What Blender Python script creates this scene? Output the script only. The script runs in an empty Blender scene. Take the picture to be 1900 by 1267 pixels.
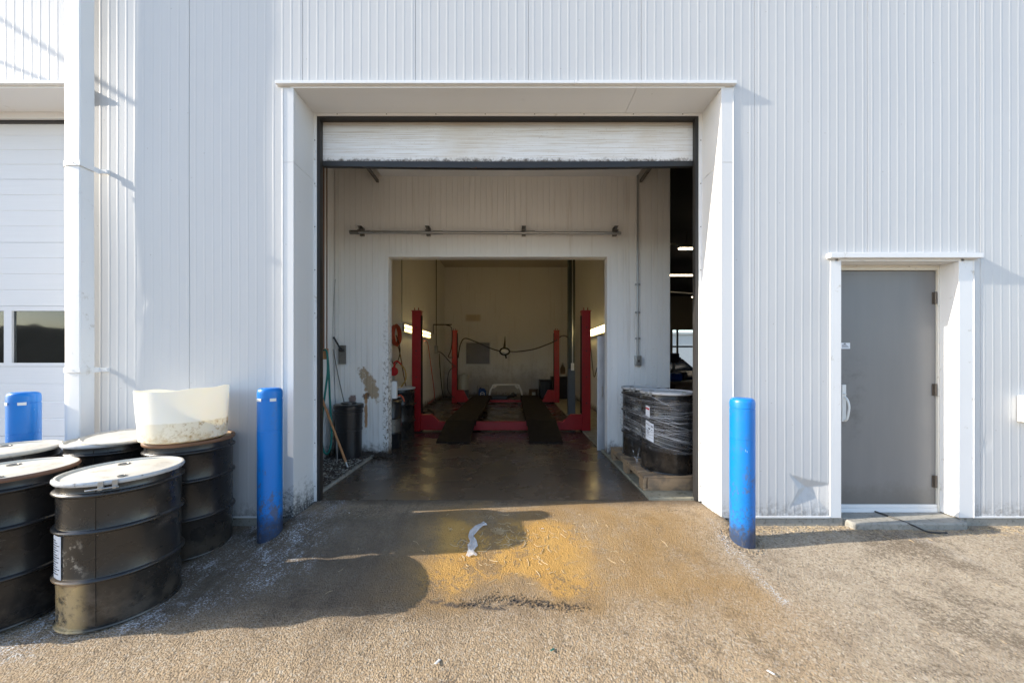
import bpy, math, random
from mathutils import Vector, noise as mnoise, Matrix
R = math.radians
random.seed(7)
SC = bpy.context.scene
COL = SC.collection
# ------------------------------------------------------------------ camera, sky, sun, exposure
HC = 1.375                       # eye height above the shop floor
FPX = 650.0                      # focal length in pixels of the 1900 px wide photograph
cam_d = bpy.data.cameras.new('camera'); cam = bpy.data.objects.new('camera', cam_d); COL.objects.link(cam)
cam.location = (0, 0, HC); cam.rotation_euler = (R(90), 0, 0)
cam_d.sensor_width = 36; cam_d.lens = FPX / 1900 * 36; cam_d.shift_y = 34.5 / 1900
cam_d.clip_start = .05; cam_d.clip_end = 600
SC.camera = cam
SUN = Vector((9.8, 1.0, -4.95)).normalized()
EL = math.asin(-SUN.z); AZ = math.atan2(-SUN.x, -SUN.y)
w = bpy.data.worlds.new('World'); SC.world = w; w.use_nodes = True
nt = w.node_tree; nt.nodes.clear()
sky = nt.nodes.new('ShaderNodeTexSky'); sky.sky_type = 'NISHITA'; sky.sun_disc = False
sky.sun_elevation = EL; sky.sun_rotation = AZ; sky.air_density = 1.0; sky.dust_density = .8; sky.ozone_density = 1.0
bg = nt.nodes.new('ShaderNodeBackground'); bg.inputs[1].default_value = .15
wo = nt.nodes.new('ShaderNodeOutputWorld')
nt.links.new(sky.outputs[0], bg.inputs[0]); nt.links.new(bg.outputs[0], wo.inputs[0])
sl = bpy.data.lights.new('sun', 'SUN'); sl.energy = 3.2; sl.angle = R(.45); sl.color = (1, .91, .77)
so = bpy.data.objects.new('sun', sl); COL.objects.link(so)
so.rotation_euler = SUN.to_track_quat('-Z', 'Y').to_euler(); so.location = (-20, -3, 15)
SC.view_settings.view_transform = 'Standard'; SC.view_settings.look = 'None'
SC.view_settings.gamma = 1; SC.view_settings.exposure = 1.42
SC.cycles.max_bounces = 10; SC.cycles.diffuse_bounces = 6; SC.cycles.transparent_max_bounces = 12
SC.cycles.use_denoising = True
SC.cycles.sample_clamp_indirect = 6

def at(px, py, D):               # a pixel of the 1900x1267 photo at depth D -> world
    return Vector(((px - 950) * D / FPX, D, HC - (py - 668) * D / FPX))
def atx(px, py, X):              # the same on the plane x = X
    D = X * FPX / (px - 950); return at(px, py, D)

# ------------------------------------------------------------------ materials
class M:
    def __init__(s, name):
        s.m = bpy.data.materials.new(name); s.m.use_nodes = True
        s.t = s.m.node_tree; s.b = s.t.nodes['Principled BSDF']
        s.g = s.n('ShaderNodeNewGeometry').outputs['Position']
        s.tc = s.n('ShaderNodeTexCoord').outputs['Object']
    def n(s, k, **kw):
        x = s.t.nodes.new(k)
        for a, v in kw.items(): setattr(x, a, v)
        return x
    def put(s, sock, v):
        if v is None: return
        if isinstance(v, bpy.types.NodeSocket): s.t.links.new(v, sock)
        elif isinstance(v, (tuple, list)) and len(v) == 3 and sock.type == 'RGBA': sock.default_value = (*v, 1)
        else: sock.default_value = v
    def math(s, op, a, b=None, clamp=False):
        x = s.n('ShaderNodeMath', operation=op, use_clamp=clamp); s.put(x.inputs[0], a); s.put(x.inputs[1], b); return x.outputs[0]
    def mul(s, a, b): return s.math('MULTIPLY', a, b)
    def add(s, a, b): return s.math('ADD', a, b)
    def mx(s, a, b): return s.math('MAXIMUM', a, b)
    def xyz(s, v):
        x = s.n('ShaderNodeSeparateXYZ'); s.put(x.inputs[0], v); return x.outputs
    def vmul(s, v, k):
        x = s.n('ShaderNodeVectorMath', operation='MULTIPLY'); s.put(x.inputs[0], v); x.inputs[1].default_value = k; return x.outputs[0]
    def noise(s, v, sc, det=4, ro=.55, dist=0):
        x = s.n('ShaderNodeTexNoise'); s.put(x.inputs['Vector'], v); x.inputs['Scale'].default_value = sc
        x.inputs['Detail'].default_value = det; x.inputs['Roughness'].default_value = ro; x.inputs['Distortion'].default_value = dist
        return x.outputs['Fac']
    def vor(s, v, sc, out='Distance', feat='F1'):
        x = s.n('ShaderNodeTexVoronoi', feature=feat); s.put(x.inputs['Vector'], v); x.inputs['Scale'].default_value = sc; return x.outputs[out]
    def step(s, v, a, b, lo=0., hi=1.):
        x = s.n('ShaderNodeMapRange', interpolation_type='SMOOTHSTEP'); s.put(x.inputs[0], v)
        x.inputs[1].default_value = a; x.inputs[2].default_value = b; x.inputs[3].default_value = lo; x.inputs[4].default_value = hi
        return x.outputs[0]
    def band(s, v, a, b, soft):
        return s.mul(s.step(v, a - soft, a + soft), s.step(v, b - soft, b + soft, 1, 0))
    def mix(s, f, a, b):
        x = s.n('ShaderNodeMix', data_type='RGBA'); s.put(x.inputs[0], f); s.put(x.inputs[6], a); s.put(x.inputs[7], b); return x.outputs[2]
    def mixf(s, f, a, b):
        x = s.n('ShaderNodeMix', data_type='FLOAT'); s.put(x.inputs[0], f); s.put(x.inputs[2], a); s.put(x.inputs[3], b); return x.outputs[0]
    def bump(s, h, st=.5, d=.01, prev=None):
        x = s.n('ShaderNodeBump'); s.put(x.inputs['Height'], h); x.inputs['Strength'].default_value = st
        x.inputs['Distance'].default_value = d
        if prev is not None: s.put(x.inputs['Normal'], prev)
        s.put(s.b.inputs['Normal'], x.outputs[0]); return x.outputs[0]
    def set(s, **kw):
        names = dict(col='Base Color', rough='Roughness', metal='Metallic', trans='Transmission Weight', sss='Subsurface Weight',
                     spec='Specular IOR Level', coat='Coat Weight', alpha='Alpha', ior='IOR', em='Emission Color', es='Emission Strength')
        for k, v in kw.items(): s.put(s.b.inputs[names[k]], v)
        return s

def simple(name, col, rough=.5, metal=0, var=.18, sc=6, dirt=0, dcol=(.05, .035, .02), bump=0, bs=60, **kw):
    m = M(name); n1 = m.noise(m.tc, sc, 5)
    dark = tuple(c * (1 - var) for c in col); lite = tuple(min(1, c * (1 + var)) for c in col)
    c = m.mix(n1, dark, lite)
    if dirt:
        d = m.mul(m.step(m.noise(m.tc, sc * 3, 8, .7), .62 - dirt * .25, .72), .85); c = m.mix(d, c, dcol)
    m.set(col=c, rough=m.mixf(m.noise(m.tc, sc * 2, 4), max(.02, rough - .12), min(1, rough + .12)), metal=metal, **kw)
    if bump: m.bump(m.noise(m.tc, bs, 4), bump, .01)
    return m.m

def mk_siding(name='white_siding', tone=1.0):
    m = M(name); x, y, z = m.xyz(m.g)
    big = m.noise(m.g, .9, 4); c = m.mix(big, tuple(v * tone for v in (.545, .55, .555)), tuple(v * tone for v in (.59, .594, .598)))
    # run-down streaks and splash dirt near the ground
    st = m.noise(m.vmul(m.g, (14, 14, .5)), 1.0, 6, .65)
    c = m.mix(m.mul(m.step(st, .58, .80), .10), c, (.42, .38, .32))
    low = m.mul(m.step(m.add(z, m.mul(m.noise(m.vmul(m.g, (30, 30, 3)), 1, 5), -.25)), -.17, .06, 1, 0), .6)
    c = m.mix(m.mul(low, m.step(m.noise(m.g, 26, 6, .7), .36, .62)), c, (.12, .10, .08))
    # black mould at the foot of the left door trim
    k = m.mul(m.band(x, -2.06, -1.905, .02), m.step(m.add(z, m.mul(m.noise(m.g, 16, 7, .7), -.75)), -.42, -.10, 1, 0)); k = m.mul(k, m.step(m.noise(m.g, 60, 5, .7), .36, .52))
    c = m.mix(m.mul(k, .93), c, (.02, .02, .018))
    sp = m.mul(m.step(m.vor(m.g, 7), .02, .05, 1, 0), .5); c = m.mix(sp, c, (.3, .27, .24))
    m.set(col=c, rough=m.mixf(m.noise(m.g, 3, 4), .38, .55), spec=.4)
    m.bump(m.noise(m.g, 7, 3), .05, .01); return m.m

def mk_liner():
    m = M('liner_panel'); x, y, z = m.xyz(m.g)
    c = m.mix(m.noise(m.g, .8, 5), (.82, .81, .785), (.88, .87, .85))
    c = m.mix(m.mul(m.step(z, 2.2, 4.6), .25), c, (.66, .58, .48))  # browner towards the top: bounce light off the floor put into the colour
    st = m.noise(m.vmul(m.g, (12, 12, .6)), 1, 6, .65); c = m.mix(m.mul(m.step(st, .54, .78), .34), c, (.35, .27, .18)); mk = m.mul(m.step(m.noise(m.vmul(m.g, (1, 1, .7)), 13, 8, .8), .66, .72), m.step(m.noise(m.g, 1.7, 3), .45, .6)); c = m.mix(m.mul(mk, .7), c, (.16, .115, .07))
    # splashes: the wall has been hit by oil and mud
    pm_ = m.mul(m.step(m.vor(m.vmul(m.g, (1, 1, 1.4)), 16), .02, .11, 1, 0), m.step(m.noise(m.g, 2.2, 3), .50, .62))
    pm_ = m.mul(pm_, m.step(z, 1.5, 2.4, 1, .1)); c = m.mix(m.mul(pm_, .8), c, (.11, .08, .05))
    dn = m.noise(m.g, 15, 6, .7)
    # two big rust brown smears left of the inner opening with a drip, mask kept in the wall's own metres
    def blob(cx, cz, rx, rz, thr=.5, tilt=0):
        dx = m.math('DIVIDE', m.add(m.math('SUBTRACT', x, cx), m.mul(m.math('SUBTRACT', z, cz), tilt)), rx); dz = m.math('DIVIDE', m.math('SUBTRACT', z, cz), rz)
        r2 = m.add(m.mul(dx, dx), m.mul(dz, dz)); return m.step(m.add(r2, m.mul(m.math('SUBTRACT', dn, .5), 4.5)), .6, 1.3, 1, 0)
    near = m.band(y, 4.9, 5.2, .02)
    s1 = m.mul(blob(-2.05, 1.02, .10, .24, tilt=.45), near); c = m.mix(m.mul(s1, .75), c, (.30, .17, .035))
    s2 = m.mul(blob(-2.11, .86, .06, .045), near); c = m.mix(m.mul(s2, .9), c, (.12, .055, .02))
    s3 = m.mul(blob(-2.105, .60, .022, .30), near); c = m.mix(m.mul(s3, .85), c, (.42, .19, .04))
    s4 = m.mul(blob(-2.30, .80, .05, .08), near); c = m.mix(m.mul(s4, .8), c, (.15, .05, .03))
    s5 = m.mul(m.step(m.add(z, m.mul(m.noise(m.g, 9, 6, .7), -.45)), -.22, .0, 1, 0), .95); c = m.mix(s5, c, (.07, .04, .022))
    s6 = m.mul(m.mul(m.band(x, -1.86, -1.76, .03), m.step(z, .4, 2.6, 1, 0)), m.step(m.noise(m.g, 22, 6, .75), .5, .6)); c = m.mix(m.mul(s6, near), c, (.16, .12, .07))
    bk = m.step(y, 12.9, 13.1); sx = m.mul(m.mul(m.band(x, -1.75, -1.2, .06), m.band(z, 2.85, 3.1, .05)), bk); c = m.mix(m.mul(sx, .55), c, (.40, .26, .09))
    c = m.mix(m.mul(m.mul(bk, m.step(m.add(z, m.mul(m.noise(m.g, 3, 7, .75), -1.3)), -.25, .7, 1, 0)), .6), c, (.20, .155, .11))
    m.set(col=c, rough=m.mixf(m.noise(m.g, 4, 4), .35, .6)); m.bump(m.noise(m.g, 8, 3), .06, .01); return m.m

def mk_asphalt():
    m = M('asphalt'); x, y, z = m.xyz(m.g)
    wx = m.add(x, m.mul(m.math('SUBTRACT', m.noise(m.g, 1.7, 5), .5), .75)); wy = m.add(y, m.mul(m.math('SUBTRACT', m.noise(m.vmul(m.g, (1, 1, 1)), 2.3, 5), .5), .6))
    fine = m.vor(m.g, 95, 'Color'); fv = m.n('ShaderNodeSeparateColor'); m.put(fv.inputs[0], fine); fr = fv.outputs[0]
    big = m.noise(m.g, 1.3, 6, .6)
    tan = m.mix(big, (.34, .245, .15), (.48, .365, .235))
    grey = m.mix(big, (.32, .255, .18), (.49, .41, .305))
    c = m.mix(m.step(wx, 1.35, 2.3), tan, grey)
    c = m.mix(m.mul(m.step(fr, .72, .9), .6), c, (.52, .45, .36))        # light stones
    c = m.mix(m.mul(m.step(fr, .05, .30, 1, 0), .55), c, (.15, .115, .08))   # dark stones and pits
    pit = m.step(m.noise(m.g, 42, 5, .7), .56, .70); c = m.mix(m.mul(pit, m.mul(m.step(wx, .9, 2.2, .35, .8), .8)), c, (.13, .10, .075))
    pa = m.step(m.noise(m.g, 3.1, 6, .7), .50, .66); c = m.mix(m.mul(pa, .34), c, (.16, .115, .075))
    big_st = m.vor(m.g, 52, 'Color'); bs_ = m.n('ShaderNodeSeparateColor'); m.put(bs_.inputs[0], big_st); bd = m.vor(m.g, 52)
    c = m.mix(m.mul(m.mul(m.step(bs_.outputs[1], .80, .84), m.step(bd, .25, .40, 1, 0)), .55), c, m.mix(bs_.outputs[2], (.12, .10, .08), (.60, .54, .45)))
    # ravelled patches: edges follow the grain, pits dark
    rv = m.noise(m.g, 1.15, 9, .74); rv2 = m.mul(m.step(rv, .53, .60), m.step(m.noise(m.g, 55, 4, .7), .40, .56)); c = m.mix(m.mul(rv2, .62), c, (.105, .078, .052))
    # tyre lanes and drips running out of the bay
    ln_ = m.mx(m.band(m.add(x, m.mul(m.noise(m.g, 3, 6, .7), .3)), .25, .62, .12), m.band(m.add(x, m.mul(m.noise(m.g, 3, 6, .7), .3)), -1.0, -.62, .12)); ln_ = m.mul(ln_, m.step(m.noise(m.vmul(m.g, (3, .8, 1)), 4, 7, .7), .42, .62)); c = m.mix(m.mul(m.mul(ln_, m.step(y, 1.5, 2.2)), .45), c, (.15, .105, .065))
    ck = m.vor(m.vmul(m.g, (1, 1.3, 1)), 1.7, 'Distance', 'DISTANCE_TO_EDGE'); ckn = m.add(ck, m.mul(m.math('SUBTRACT', m.noise(m.g, 9, 6, .7), .5), .10)); c = m.mix(m.mul(m.mul(m.band(ckn, -.004, .006, .004), m.step(m.noise(m.g, 1.4, 4), .54, .64)), .3), c, (.07, .055, .045))
    # oil-soaked ground before the door; also shade of the drums put into the colour
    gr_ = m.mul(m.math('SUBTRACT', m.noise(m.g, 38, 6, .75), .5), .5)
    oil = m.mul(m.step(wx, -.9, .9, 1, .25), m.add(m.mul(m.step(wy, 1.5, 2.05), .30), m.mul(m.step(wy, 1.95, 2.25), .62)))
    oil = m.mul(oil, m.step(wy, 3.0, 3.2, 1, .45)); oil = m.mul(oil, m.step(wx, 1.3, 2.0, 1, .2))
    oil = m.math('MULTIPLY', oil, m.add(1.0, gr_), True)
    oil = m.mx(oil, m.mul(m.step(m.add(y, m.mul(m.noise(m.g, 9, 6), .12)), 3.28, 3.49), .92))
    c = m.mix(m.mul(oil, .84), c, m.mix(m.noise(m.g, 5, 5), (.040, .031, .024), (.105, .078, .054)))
    # rusty orange puddle mark
    og = m.mul(m.band(wx, -.62, .55, .20), m.band(wy, 2.36, 3.02, .09)); og = m.mul(og, m.step(m.add(m.noise(m.g, 4, 8, .75), m.mul(m.math('SUBTRACT', m.noise(m.g, 60, 3, .7), .5), .35)), .40, .50))
    og2 = m.mul(m.mul(m.band(wx, -.8, 1.6, .35), m.band(wy, 2.2, 3.35, .22)), m.step(m.add(m.noise(m.g, 2.6, 7, .7), gr_), .22, .62)); c = m.mix(m.mul(og2, .80), c, m.mix(m.noise(m.g, 4, 5), (.22, .125, .042), (.42, .265, .105)))
    og = m.step(m.add(og, m.mul(gr_, .9)), .08, 1.0)
    c = m.mix(m.mul(og, .78), c, m.mix(m.noise(m.g, 6, 5), (.38, .19, .035), (.60, .36, .10)))
    # white mineral crust near the drums, along the apron's right seam and by the wall
    sp = m.step(m.add(m.noise(m.vmul(m.g, (1.0, 1.7, 1)), 75, 4, .75), m.mul(m.noise(m.vmul(m.g, (2, 1, 1)), 5, 6, .75), .55)), .80, .90)
    dl = m.add(m.mul(m.math('ADD', x, 2.0), .85), m.math('SUBTRACT', 2.62, y))    # diagonal along the drums
    cr = m.mul(m.band(wx, -3.2, -1.55, .2), m.step(m.add(wy, m.mul(m.add(x, 2.0), -.5)), 2.0, 2.25)); cr = m.mul(cr, m.step(m.noise(m.g, 5, 5, .6), .34, .52))
    cr2 = m.mul(m.band(m.add(x, m.mul(m.math('SUBTRACT', m.noise(m.g, 6, 4), .5), .16)), 1.68, 1.765, .02), m.band(y, 2.2, 3.0, .12))
    cr3 = m.mul(m.mul(m.step(wx, 2.9, 4.2), m.step(wy, 1.9, 2.9)), m.step(m.noise(m.g, 3, 6, .65), .5, .66))
    c = m.mix(m.mul(sp, m.mx(m.mx(cr, cr2), m.mul(cr3, .6))), c, (.56, .57, .59))
    # tar seam
    sm = m.mul(m.band(m.add(x, m.mul(m.math('SUBTRACT', m.noise(m.g, 9, 5), .5), .12)), 1.80, 1.86, .015), m.band(y, 2.45, 3.1, .08)); c = m.mix(m.mul(m.mul(sm, .55), m.step(m.noise(m.g, 32, 5, .7), .50, .58)), c, (.08, .065, .055))
    sm2 = m.mul(m.band(m.add(y, m.mul(m.math('SUBTRACT', m.noise(m.g, 5, 6), .5), .22)), 2.20, 2.245, .012), m.band(x, -.55, .45, .15)); c = m.mix(m.mul(m.mul(sm2, m.step(m.noise(m.g, 30, 4), .4, .55)), .8), c, (.05, .045, .045))
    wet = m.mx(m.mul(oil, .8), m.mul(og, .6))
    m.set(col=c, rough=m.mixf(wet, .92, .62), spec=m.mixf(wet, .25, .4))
    h = m.add(m.mul(m.vor(m.g, 105), -1.0), m.add(m.mul(m.vor(m.g, 46), -.3), m.mul(m.noise(m.g, 190, 3), .7))); b1 = m.bump(m.noise(m.g, 30, 8, .75), .6, .018)
    x_ = m.n('ShaderNodeBump'); m.put(x_.inputs['Height'], h); x_.inputs['Distance'].default_value = .009
    m.put(x_.inputs['Strength'], m.mixf(wet, .85, .5)); m.put(x_.inputs['Normal'], b1); m.put(m.b.inputs['Normal'], x_.outputs[0])
    return m.m

def mk_wet():
    m = M('oily_concrete'); x, y, z = m.xyz(m.g)
    n1 = m.noise(m.g, 1.1, 6, .6); n2 = m.noise(m.g, 7, 6, .65)
    c = m.mix(n1, (.050, .036, .026), (.115, .083, .056)); c = m.mix(m.mul(n2, .6), c, (.07, .055, .042))
    # tyre-worn paler lane and front slab
    c = m.mix(m.mul(m.band(m.add(x, m.mul(n2, .2)), .15, .62, .1), .35), c, (.20, .145, .10))
    c = m.mix(m.mul(m.step(y, 3.72, 3.45), .0), c, (.2, .15, .1))
    w1 = m.mul(m.mul(m.band(x, -.45, .42, .08), m.band(y, 4.65, 5.05, .06)), m.step(m.noise(m.vmul(m.g, (1, 3, 1)), 7, 6, .7), .55, .64)); c = m.mix(m.mul(w1, .55), c, (.5, .47, .44))
    sp = m.mul(m.step(m.noise(m.g, 70, 3, .7), .68, .74), .5); c = m.mix(sp, c, (.22, .18, .14))
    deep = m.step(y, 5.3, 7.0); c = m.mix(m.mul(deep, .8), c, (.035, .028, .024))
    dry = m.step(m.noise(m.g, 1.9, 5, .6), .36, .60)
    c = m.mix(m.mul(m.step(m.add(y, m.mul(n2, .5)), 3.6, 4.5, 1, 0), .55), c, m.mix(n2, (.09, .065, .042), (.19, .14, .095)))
    m.set(col=c, rough=m.mixf(dry, .16, .34), spec=.55); m.bump(m.add(m.noise(m.g, 90, 4), m.mul(n2, .6)), .22, .004); return m.m

def mk_drum():
    m = M('black_drum_paint'); x, y, z = m.xyz(m.tc)
    oi = m.n('ShaderNodeObjectInfo').outputs['Random']
    v = m.n('ShaderNodeVectorMath', operation='ADD'); m.put(v.inputs[0], m.tc); m.put(v.inputs[1], m.mul(oi, 30)); p = v.outputs[0]
    c = m.mix(m.noise(p, 3, 5), (.009, .0085, .0085), (.024, .0215, .020))
    dust = m.mul(m.step(m.noise(p, 6, 8, .68), .52, .72), m.step(m.noise(p, 2.2, 3), .42, .62)); c = m.mix(m.mul(dust, .26), c, (.20, .17, .14))
    sc_ = m.step(m.noise(m.vmul(p, (1, 1, 5)), 14, 6, .7), .66, .72); c = m.mix(m.mul(sc_, .35), c, (.33, .30, .26))
    low = m.mul(m.step(z, .02, .34, 1, 0), m.step(m.noise(p, 7, 7, .7), .42, .60)); c = m.mix(m.mul(low, .30), c, (.14, .11, .08))
    m.set(col=c, rough=m.add(.12, m.mul(m.noise(p, 9, 6), .34)), spec=.42)
    m.bump(m.add(m.noise(p, 2.5, 3), m.mul(m.noise(p, 40, 4), .08)), .22, .02); return m.m

def mk_drum_scuffed():
    m = M('scuffed_drum_paint'); x, y, z = m.xyz(m.tc); p = m.tc
    c = m.mix(m.noise(p, 3, 5), (.012, .011, .010), (.030, .027, .024))
    dust = m.mul(m.step(m.noise(p, 5, 8, .68), .50, .70), m.step(m.noise(p, 1.8, 3), .42, .60)); c = m.mix(m.mul(dust, .30), c, (.22, .19, .16))
    side = m.mul(m.band(x, -.15, .055, .04), m.step(y, -.12, -.02, 1, 0))
    low = m.mul(m.mul(side, m.step(m.add(z, m.mul(m.noise(p, 9, 6), -.12)), .20, .24, 1, 0)), m.step(m.noise(p, 13, 8, .75), .36, .52)); c = m.mix(m.mul(low, .92), c, m.mix(m.noise(p, 6, 4), (.36, .29, .19), (.60, .42, .17)))
    lo2 = m.mul(m.mul(side, m.step(m.noise(p, 14, 8, .7), .53, .62)), m.band(z, .30, .52, .06)); c = m.mix(m.mul(lo2, .6), c, (.45, .40, .33))
    lo3 = m.mul(m.step(z, .05, .3, 1, 0), m.step(m.noise(p, 7, 7, .7), .48, .62)); c = m.mix(m.mul(lo3, .35), c, (.15, .12, .09))
    hp = m.mul(side, m.band(z, .262, .302, .01)); c = m.mix(m.mul(hp, .6), c, (.38, .24, .13))
    sp = m.step(m.noise(p, 60, 4, .75), .66, .71); c = m.mix(m.mul(sp, .5), c, (.35, .32, .28))
    m.set(col=c, rough=m.add(.12, m.mul(m.noise(p, 9, 6), .34)), spec=.6)
    dx = m.math('SUBTRACT', m.math('ARCTAN2', y, x), -.72)
    m.bump(m.add(m.noise(p, 2.5, 3), m.mul(m.noise(p, 40, 4), .08)), .22, .02); return m.m

def mk_lid(name, a, b, rust):
    m = M(name); p = m.tc
    c = m.mix(m.noise(p, 5, 6), a, b); d = m.step(m.noise(p, 9, 8, .72), .50, .70); c = m.mix(m.mul(d, .55), c, (.28, .22, .15))
    x, y, z = m.xyz(p); rr = m.math('SQRT', m.add(m.mul(x, x), m.mul(y, y)))
    e = m.mul(m.step(m.add(rr, m.mul(m.noise(p, 18, 5), .03)), .262, .285), rust); c = m.mix(e, c, (.17, .085, .045))
    m.set(col=c, rough=.55, spec=.4); m.bump(m.noise(p, 14, 5), .12, .006); return m.m

def mk_bollard():
    m = M('blue_sleeve'); x, y, z = m.xyz(m.tc); p = m.tc
    oi = m.n('ShaderNodeObjectInfo').outputs['Random']; v = m.n('ShaderNodeVectorMath', operation='ADD'); m.put(v.inputs[0], p); m.put(v.inputs[1], m.mul(oi, 17)); q = v.outputs[0]
    c = m.mix(m.noise(q, 3, 5), (.004, .165, .53), (.006, .20, .64))
    d = m.mul(m.step(m.add(z, m.mul(m.noise(q, 9, 6), -.35)), -.12, .10, 1, 0), .85); c = m.mix(d, c, (.035, .03, .027)); d2 = m.mul(m.step(z, .05, .5, 1, 0), m.step(m.noise(q, 38, 6, .75), .50, .58)); c = m.mix(m.mul(d2, .7), c, (.05, .05, .055))
    s = m.mul(m.step(m.add(m.noise(m.vmul(q, (1, 1, .5)), 24, 8, .75), m.mul(m.noise(q, 3.2, 2), .5)), .79, .87), m.step(z, .25, .95, .8, .15)); c = m.mix(s, c, (.10, .10, .12))
    k = m.mul(m.step(m.noise(m.vmul(q, (1, 1, .25)), 30, 4, .6), .70, .73), .7); c = m.mix(k, c, (.45, .6, .8))
    m.set(col=c, rough=m.mixf(m.noise(q, 6, 4), .25, .45), spec=.5); m.bump(m.noise(q, 6, 3), .1, .01); return m.m

def mk_tub():
    m = M('cut_plastic'); x, y, z = m.xyz(m.tc); p = m.tc
    c = m.mix(m.noise(p, 3, 4), (.86, .81, .69), (.90, .86, .77))
    lq = m.step(m.add(z, m.mul(m.noise(p, 4, 4), -.02)), .135, .148, 1, 0); c = m.mix(m.mul(lq, .45), c, (.66, .55, .37))
    ed = m.mul(m.step(m.add(z, m.mul(m.noise(p, 13, 7, .75), -.26)), -.10, -.03, 1, 0), m.step(m.noise(p, 20, 6, .7), .38, .6)); c = m.mix(m.mul(ed, .55), c, (.50, .34, .14))
    ed2 = m.mul(m.mul(m.step(x, .0, .2), m.band(z, .02, .15, .02)), m.step(m.noise(p, 22, 7, .75), .50, .62)); c = m.mix(m.mul(ed2, .8), c, (.36, .22, .07))
    m.set(col=c, rough=.45, sss=.3); m.b.inputs['Subsurface Radius'].default_value = (1, .8, .5); m.b.inputs['Subsurface Scale'].default_value = .03
    m.bump(m.noise(p, 5, 4), .2, .02); return m.m

def mk_wrap():
    m = M('stretch_film'); p = m.tc; x, y, z = m.xyz(p)
    tz = m.add(z, m.mul(x, .12)); cmb = m.n('ShaderNodeCombineXYZ'); m.put(cmb.inputs[0], m.mul(x, 1.2)); m.put(cmb.inputs[1], m.mul(y, 1.2)); m.put(cmb.inputs[2], m.mul(tz, 30))
    s1 = m.noise(cmb.outputs[0], 1.6, 8, .72, .4)
    tz2 = m.add(z, m.mul(x, .55)); cm2 = m.n('ShaderNodeCombineXYZ'); m.put(cm2.inputs[0], x); m.put(cm2.inputs[1], y); m.put(cm2.inputs[2], m.mul(tz2, 26))
    s2 = m.noise(cm2.outputs[0], 1.3, 6, .65, .3)
    streak = m.add(m.mul(m.step(s1, .53, .66), .30), m.mul(m.step(s2, .60, .66), .42)); streak = m.add(streak, .03)
    m.set(col=(.85, .87, .9), rough=.22, alpha=m.math('MINIMUM', streak, .7), spec=.8)
    m.bump(m.add(s1, s2), .8, .02); return m.m

def mk_wood():
    m = M('pallet_wood'); p = m.tc; st = m.noise(m.vmul(p, (2, 26, 26)), 1, 7, .7); c = m.mix(st, (.20, .125, .065), (.50, .36, .22))
    c = m.mix(m.mul(m.step(m.noise(p, 6, 5), .42, .62), .7), c, (.13, .105, .08)); m.set(col=c, rough=.8); m.bump(st, .4, .004); return m.m

def mk_door_panel(name, dirty):
    m = M(name); x, y, z = m.xyz(m.g); gr = m.noise(m.vmul(m.g, (1.5, 1, 45)), 1.5, 7, .65, .6)
    c = m.mix(gr, (.76, .76, .76), (.88, .88, .88)) if dirty else m.mix(gr, (.64, .655, .675), (.72, .73, .75))
    if dirty:
        c = m.mix(m.mul(m.step(m.noise(m.vmul(m.g, (.8, 1, 40)), 2, 7, .7), .46, .66), .60), c, (.46, .37, .26)); c = m.mix(m.mul(m.step(m.noise(m.g, 1.6, 5), .40, .7), .45), c, (.62, .54, .42))
        c = m.mix(m.mul(m.step(m.add(z, m.mul(m.noise(m.g, 26, 6, .75), -.14)), 3.262, 3.315, 1, 0), .95), c, (.09, .065, .04))
        c = m.mix(m.mul(m.step(z, 3.66, 3.72), .7), c, (.24, .17, .11)); c = m.mix(m.mul(m.step(m.noise(m.g, 60, 5, .7), .62, .70), .6), c, (.25, .19, .13))
    m.set(col=c, rough=.55); m.bump(gr, .35, .003); return m.m

def mk_diamond():
    m = M('diamond_plate'); x, y, z = m.xyz(m.tc)
    a = m.math('SINE', m.mul(m.add(x, z), 150)); b = m.math('SINE', m.mul(m.math('SUBTRACT', x, z), 150)); h = m.math('GREATER_THAN', m.mul(a, b), .45)
    m.set(col=m.mix(m.noise(m.tc, 5, 5), (.45, .45, .47), (.7, .7, .72)), metal=.45, rough=.35); m.bump(h, .9, .004); return m.m

def mk_metal_door():
    m = M('grey_door_paint'); x, y, z = m.xyz(m.g); st = m.noise(m.vmul(m.g, (9, 9, 1)), 1, 6, .6)
    c = m.mix(st, (.15, .15, .154), (.20, .197, .193)); c = m.mix(m.mul(m.noise(m.g, 1.4, 3), .25), c, (.26, .25, .235))
    sc_ = m.step(m.noise(m.vmul(m.g, (1, 1, 3)), 24, 6, .7), .70, .73); c = m.mix(m.mul(sc_, .4), c, (.42, .42, .42))
    sm = m.mul(m.mul(m.band(x, 2.9, 3.25, .08), m.band(z, .7, 1.35, .15)), m.step(m.noise(m.g, 9, 6, .7), .42, .65)); c = m.mix(m.mul(sm, .45), c, (.09, .085, .08)); kk = m.mul(m.step(m.add(z, m.mul(m.noise(m.g, 14, 6, .75), -.35)), -.12, .12, 1, 0), .5); c = m.mix(kk, c, (.10, .09, .075))
    m.set(col=c, rough=m.mixf(m.noise(m.g, 5, 5), .30, .5)); m.bump(m.noise(m.g, 3.5, 3), .10, .01); return m.m

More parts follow.
